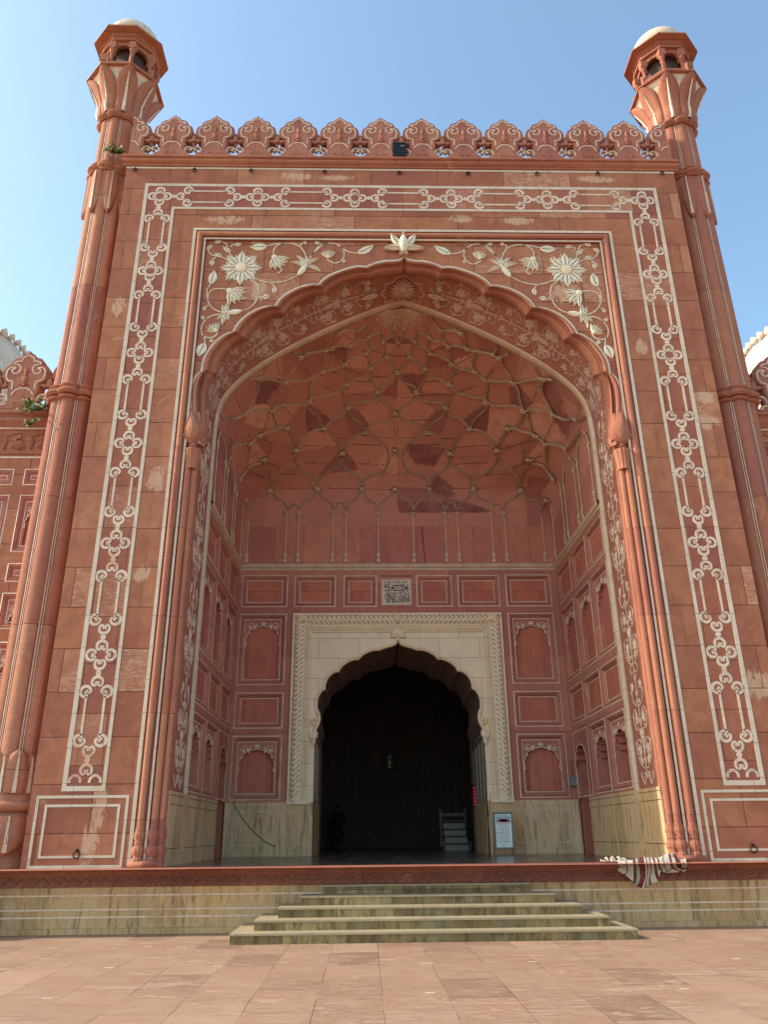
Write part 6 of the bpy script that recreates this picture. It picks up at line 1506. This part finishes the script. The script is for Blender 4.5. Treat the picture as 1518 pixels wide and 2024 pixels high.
# person standing far inside
def person(px, Y):
    x0 = at(px, 1640, 1, Y).x
    bm = bpy.data.meshes.new('person'); Vt = [(0, 0, .95, .15, .11), (0, 0, 1.12, .13, .10), (0, 0, 1.32, .17, .115), (0, 0, 1.43, .12, .09), (0, -.01, 1.50, .055, .055), (0, -.015, 1.57, .075, .085), (0, -.01, 1.66, .078, .09),
        (.10, 0, .88, .10, .10), (.11, .0, .50, .07, .07), (.11, .02, .09, .05, .05), (.12, -.12, .04, .045, .03), (-.10, 0, .88, .10, .10), (-.11, -.03, .50, .07, .07), (-.11, -.0, .09, .05, .05), (-.12, -.14, .04, .045, .03),
        (.20, 0, 1.38, .055, .055), (.25, .0, 1.12, .045, .045), (.24, -.07, .88, .033, .033), (.24, -.09, .80, .035, .02), (-.20, 0, 1.38, .055, .055), (-.25, .0, 1.12, .045, .045), (-.24, -.05, .88, .033, .033), (-.24, -.07, .80, .035, .02)]
    E_ = [(0, 1), (1, 2), (2, 3), (3, 4), (4, 5), (5, 6), (0, 7), (7, 8), (8, 9), (9, 10), (0, 11), (11, 12), (12, 13), (13, 14), (3, 15), (15, 16), (16, 17), (17, 18), (3, 19), (19, 20), (20, 21), (21, 22)]
    n = len(Vt)
    for hb, sx in ((18, 1), (22, -1)):       # five fingers
        bx, by_, bz = Vt[hb][:3]
        for q, (dx, dy, L) in enumerate(((-.022*sx, -.02, .055), (-.008*sx, -.022, .085), (.002*sx, -.012, .09), (.008*sx, .0, .083), (.010*sx, .012, .065))):
            Vt.append((bx+dx*.8, by_+dy, bz-L*.5, .009, .009)); Vt.append((bx+dx*.6, by_+dy-.012, bz-L, .008, .008)); E_ += [(hb, len(Vt)-2), (len(Vt)-2, len(Vt)-1)]
    bm.from_pydata([(x0+v[0], Y+v[1], ZF+v[2]) for v in Vt], E_, [])
    bd_ = bpy.data.objects.new('person', bm); COL.objects.link(bd_)
    md = bd_.modifiers.new('skin', 'SKIN'); md.use_smooth_shade = True
    for i, v in enumerate(bm.skin_vertices[0].data): v.radius = Vt[i][3:5]; v.use_root = (i == 0)
    bd_.modifiers.new('sub', 'SUBSURF').levels = 1; bd_.modifiers['sub'].render_levels = 1
    bm.materials.append(simple('skin', (.28, .15, .09), .5))
    tag(bd_, 'person in a long dark blue shirt standing deep inside the dark hall', 'person')
    f3 = lambda a, z, rx, ry, dy=0: V(x0+rx*cos(a), Y+dy+ry*sin(a), ZF+z)
    A = [2*pi*k/24 for k in range(24)]
    mb = MB(); mb.grid([[f3(a, z, rx*(1+.03*sin(5*a)*(z < .9)), ry*(1+.05*sin(6*a)*(z < .9))) for a in A] for z, rx, ry in ((.46, .235, .19), (.6, .225, .18), (.9, .205, .16), (1.1, .185, .145), (1.3, .215, .15), (1.42, .20, .12), (1.475, .10, .085), (1.50, .072, .072))], 0, True)
    for s in (-1, 1): mb.tube([(x0+s*.18, Y, ZF+1.41), (x0+s*.255, Y, ZF+1.12), (x0+s*.245, Y-.065, ZF+.90)], .072, 10, 0, lambda t: 1.05-.25*t)
    mb.build('long_shirt', simple('navy_cloth', (.008, .009, .035), .9), bd_, True)
    mb = MB()
    for s in (-1, 1): mb.tube([(x0+s*.10, Y, ZF+.9), (x0+s*.11, Y-.01, ZF+.5), (x0+s*.11, Y+.01, ZF+.10)], .12, 10, 0, lambda t: 1-.35*t)
    mb.build('trousers', simple('navy_trousers', (.014, .015, .04), .9), bd_, True)
    mb = MB(); mb.grid([[f3(a, z, r, r*1.12, dy) for a in A] for z, r, dy in ((1.58, .086, .012), (1.64, .092, .010), (1.70, .086, .006), (1.745, .055, .0), (1.76, .005, 0))], 0, True); mb.build('hair', simple('black_hair', (.01, .008, .007), .6), bd_, True)
    mb = MB(); ff_ = FA(Y-.098)
    mb.disc(x0-.03, ZF+1.625, .010, ff_, .006, 0, n=8); mb.disc(x0+.03, ZF+1.625, .010, ff_, .006, 0, n=8); mb.leaf(x0, ZF+1.625, -pi/2, .045, .025, ff_, .022, crease=False); mb.ribbon([(x0-.022, ZF+1.555), (x0+.022, ZF+1.555)], .009, FA(Y-.085), .006, 0, 0)
    for s in (-1, 1): mb.disc(x0+s*.078, ZF+1.61, .022, FA(Y), .008, -.008, n=8)
    mb.build('face', simple('face_skin', (.22, .11, .07), .6), bd_, True)
person(668, 19.)

# striped cloth thrown over the platform edge
def zb_(x, y): return 1180+x/7.59, 1640+y/7.59
def lerp(T, x):
    for (a, p), (b, q) in zip(T, T[1:]):
        if x <= b: return p+(q-p)*max(0, (x-a))/(b-a)
    return T[-1][1]
BOT = [(330, 590), (440, 690), (540, 800), (620, 852), (720, 872), (800, 815), (905, 745), (925, 640), (1000, 622), (1080, 640), (1200, 632), (1290, 612), (1355, 575)]
BAK = [(330, 560), (440, 520), (520, 490), (620, 480), (720, 478), (800, 450), (1000, 398), (1150, 388), (1290, 480), (1355, 560)]
mb = MB(); rows = []; uvs = []; N1, N2 = 110, 34
for i in range(N1+1):
    x = 330+1025*i/N1; u = i/N1; row = []; uvr = []
    pe = at(*zb_(x, 572), 1, -.345); pbk = at(*zb_(x, lerp(BAK, x)), 1, -.05-.10*sin(u*pi)); pbk.z = max(pbk.z, 1.24); pbt = at(*zb_(x, lerp(BOT, x)), 1, -.39)
    heap = max(0, pbk.z-1.24)
    for j in range(N2+1):
        v = j/N2
        if v < .5:
            t = v/.5; p = pbk.lerp(pe, t); p.z = 1.25+heap*(1-t)**.8+.05*sin(pi*t)*(.6+.6*sin(u*17+v*6))+.018*abs(sin(u*31+t*5))*sin(pi*t)
            if j == 0: p.z = pbk.z
        else:
            t = (v-.5)/.5; p = pe.lerp(pbt, t); d = (u-.36)*3
            fold = .045*sin(u*24+t*2.2*d)+.02*sin(u*57+t*3+1); p.y -= .02+fold*t**.6+.03*sin(pi*t); p.z += .02*(1-t)
            p.x += .03*sin(t*4+u*20)*t
        row.append(p); uvr.append((u+.035*sin(v*5+u*7)*(v-.3)+(v-.5)*(.36-u)*.35, v))
    rows.append(row); uvs.append(uvr)
mb.grid(rows, 0, uv=uvs)
rows = []; uvs = []                          # crumpled end lying along the lip, to the left
for i in range(31):
    x = 60+400*i/30; row = []; uvr = []
    e = sin(pi*(i+1)/32)**.5
    for j in range(13):
        v = j/12; y = 560-(75*e)*v
        p = at(*zb_(x, y), 1, -.31+.16*v); p.z = 1.225+.10*e*sin(pi*v)*(.6+.4*sin(i*.9+v*4))+.015; row.append(p); uvr.append((.40+.55*i/30+.1*v, v))
    rows.append(row); uvs.append(uvr)
mb.grid(rows, 0, uv=uvs)
def cloth_mat():
    s = NB('striped_cloth'); sx = s.n('SeparateXYZ'); s.l(s.uv, sx.inputs[0])
    cr, ma, dk = (.62, .53, .40), (.15, .018, .025), (.07, .035, .028)
    st = [(0, cr), (.105, dk), (.118, cr), (.205, dk), (.245, (.40, .34, .28)), (.285, ma), (.375, cr), (.40, ma), (.415, (.55, .45, .36)), (.455, dk), (.47, cr), (.515, ma), (.545, cr), (.575, ma), (.605, cr), (.66, dk), (.665, cr), (.675, dk), (.68, cr), (.765, ma), (.80, cr), (.85, ma), (.925, cr), (.95, dk), (.96, cr)]
    c = s.ramp(sx.outputs[0], *st, mode='CONSTANT')
    c = s.mix(s.ramp(s.noise(s.obj, 14, 4, .7), (.4, 0.), (.7, .4)), c, (.30, .22, .17))
    return s.done(c, .9, s.bump(s.noise(s.obj, 220, 2), .002, .5), .2)
o_ = mb.build('striped_cloth', cloth_mat(), None, True)
so_ = o_.modifiers.new('thickness', 'SOLIDIFY'); so_.thickness = .012
tag(o_, 'cream and maroon striped cloth thrown over the platform edge', 'cloth')

# plants rooted in the masonry
def plant(label, px, py, Y, n, spread, seed, cols):
    rr = random.Random(seed); c = at(px, py, 1, Y); t = thing('wall_plant', label, 'plant', 'plants growing in the masonry', loc=tuple(c))
    st, lf = MB(), MB()
    for k in range(n):
        a = rr.uniform(0, 2*pi); up = rr.uniform(.1, 1.1); L = rr.uniform(.4, 1)*spread
        d = V(cos(a)*.9, -abs(sin(a))*.6-.15, up-.25).normalized(); P = [c+V(rr.uniform(-.03, .03), 0, 0)]
        for q in range(5): P.append(P[-1]+(d+V(rr.uniform(-.25, .25), rr.uniform(-.2, .2), -.10*q+rr.uniform(-.1, .15)))*L/5)
        st.tube(P, .006, 4)
        for q in range(2, 6):
            for w_ in range(3):
                p = P[q]+V(rr.uniform(-.03, .03), rr.uniform(-.03, .03), rr.uniform(-.03, .03)); u_ = V(rr.uniform(-1, 1), rr.uniform(-1, .2), rr.uniform(-.6, .8)).normalized(); nn = V(rr.uniform(-.6, .6), -1, rr.uniform(-.2, 1)).normalized(); s_ = u_.cross(nn).normalized(); ln = rr.uniform(.05, .10)*cols
                lf.add([p, p+u_*ln*.35+s_*ln*.28, p+u_*ln*.8+s_*ln*.16, p+u_*ln, p+u_*ln*.8-s_*ln*.16, p+u_*ln*.35-s_*ln*.28], [(0, 1, 2, 3), (0, 3, 4, 5)], rr.choice((0, 0, 1)))
    st.build('stem', simple('plant_stem', (.10, .09, .04), .8), t); lf.build('foliage', [simple('leaf_green', (.07, .12, .03), .6), simple('leaf_yellow_green', (.34, .36, .09), .6)], t); rebase(t)
plant('small bushy green plant growing on the collar of the left minaret', 228, 305, .12, 26, .36, 2, 1.0)
plant('pale green leafy plant sprouting from the cornice of the left wall', 78, 812, .8, 20, .62, 5, 1.3)
plant('small sprig of leaves hanging below the cornice of the left wall', 66, 838, .82, 5, .30, 9, 1.1)
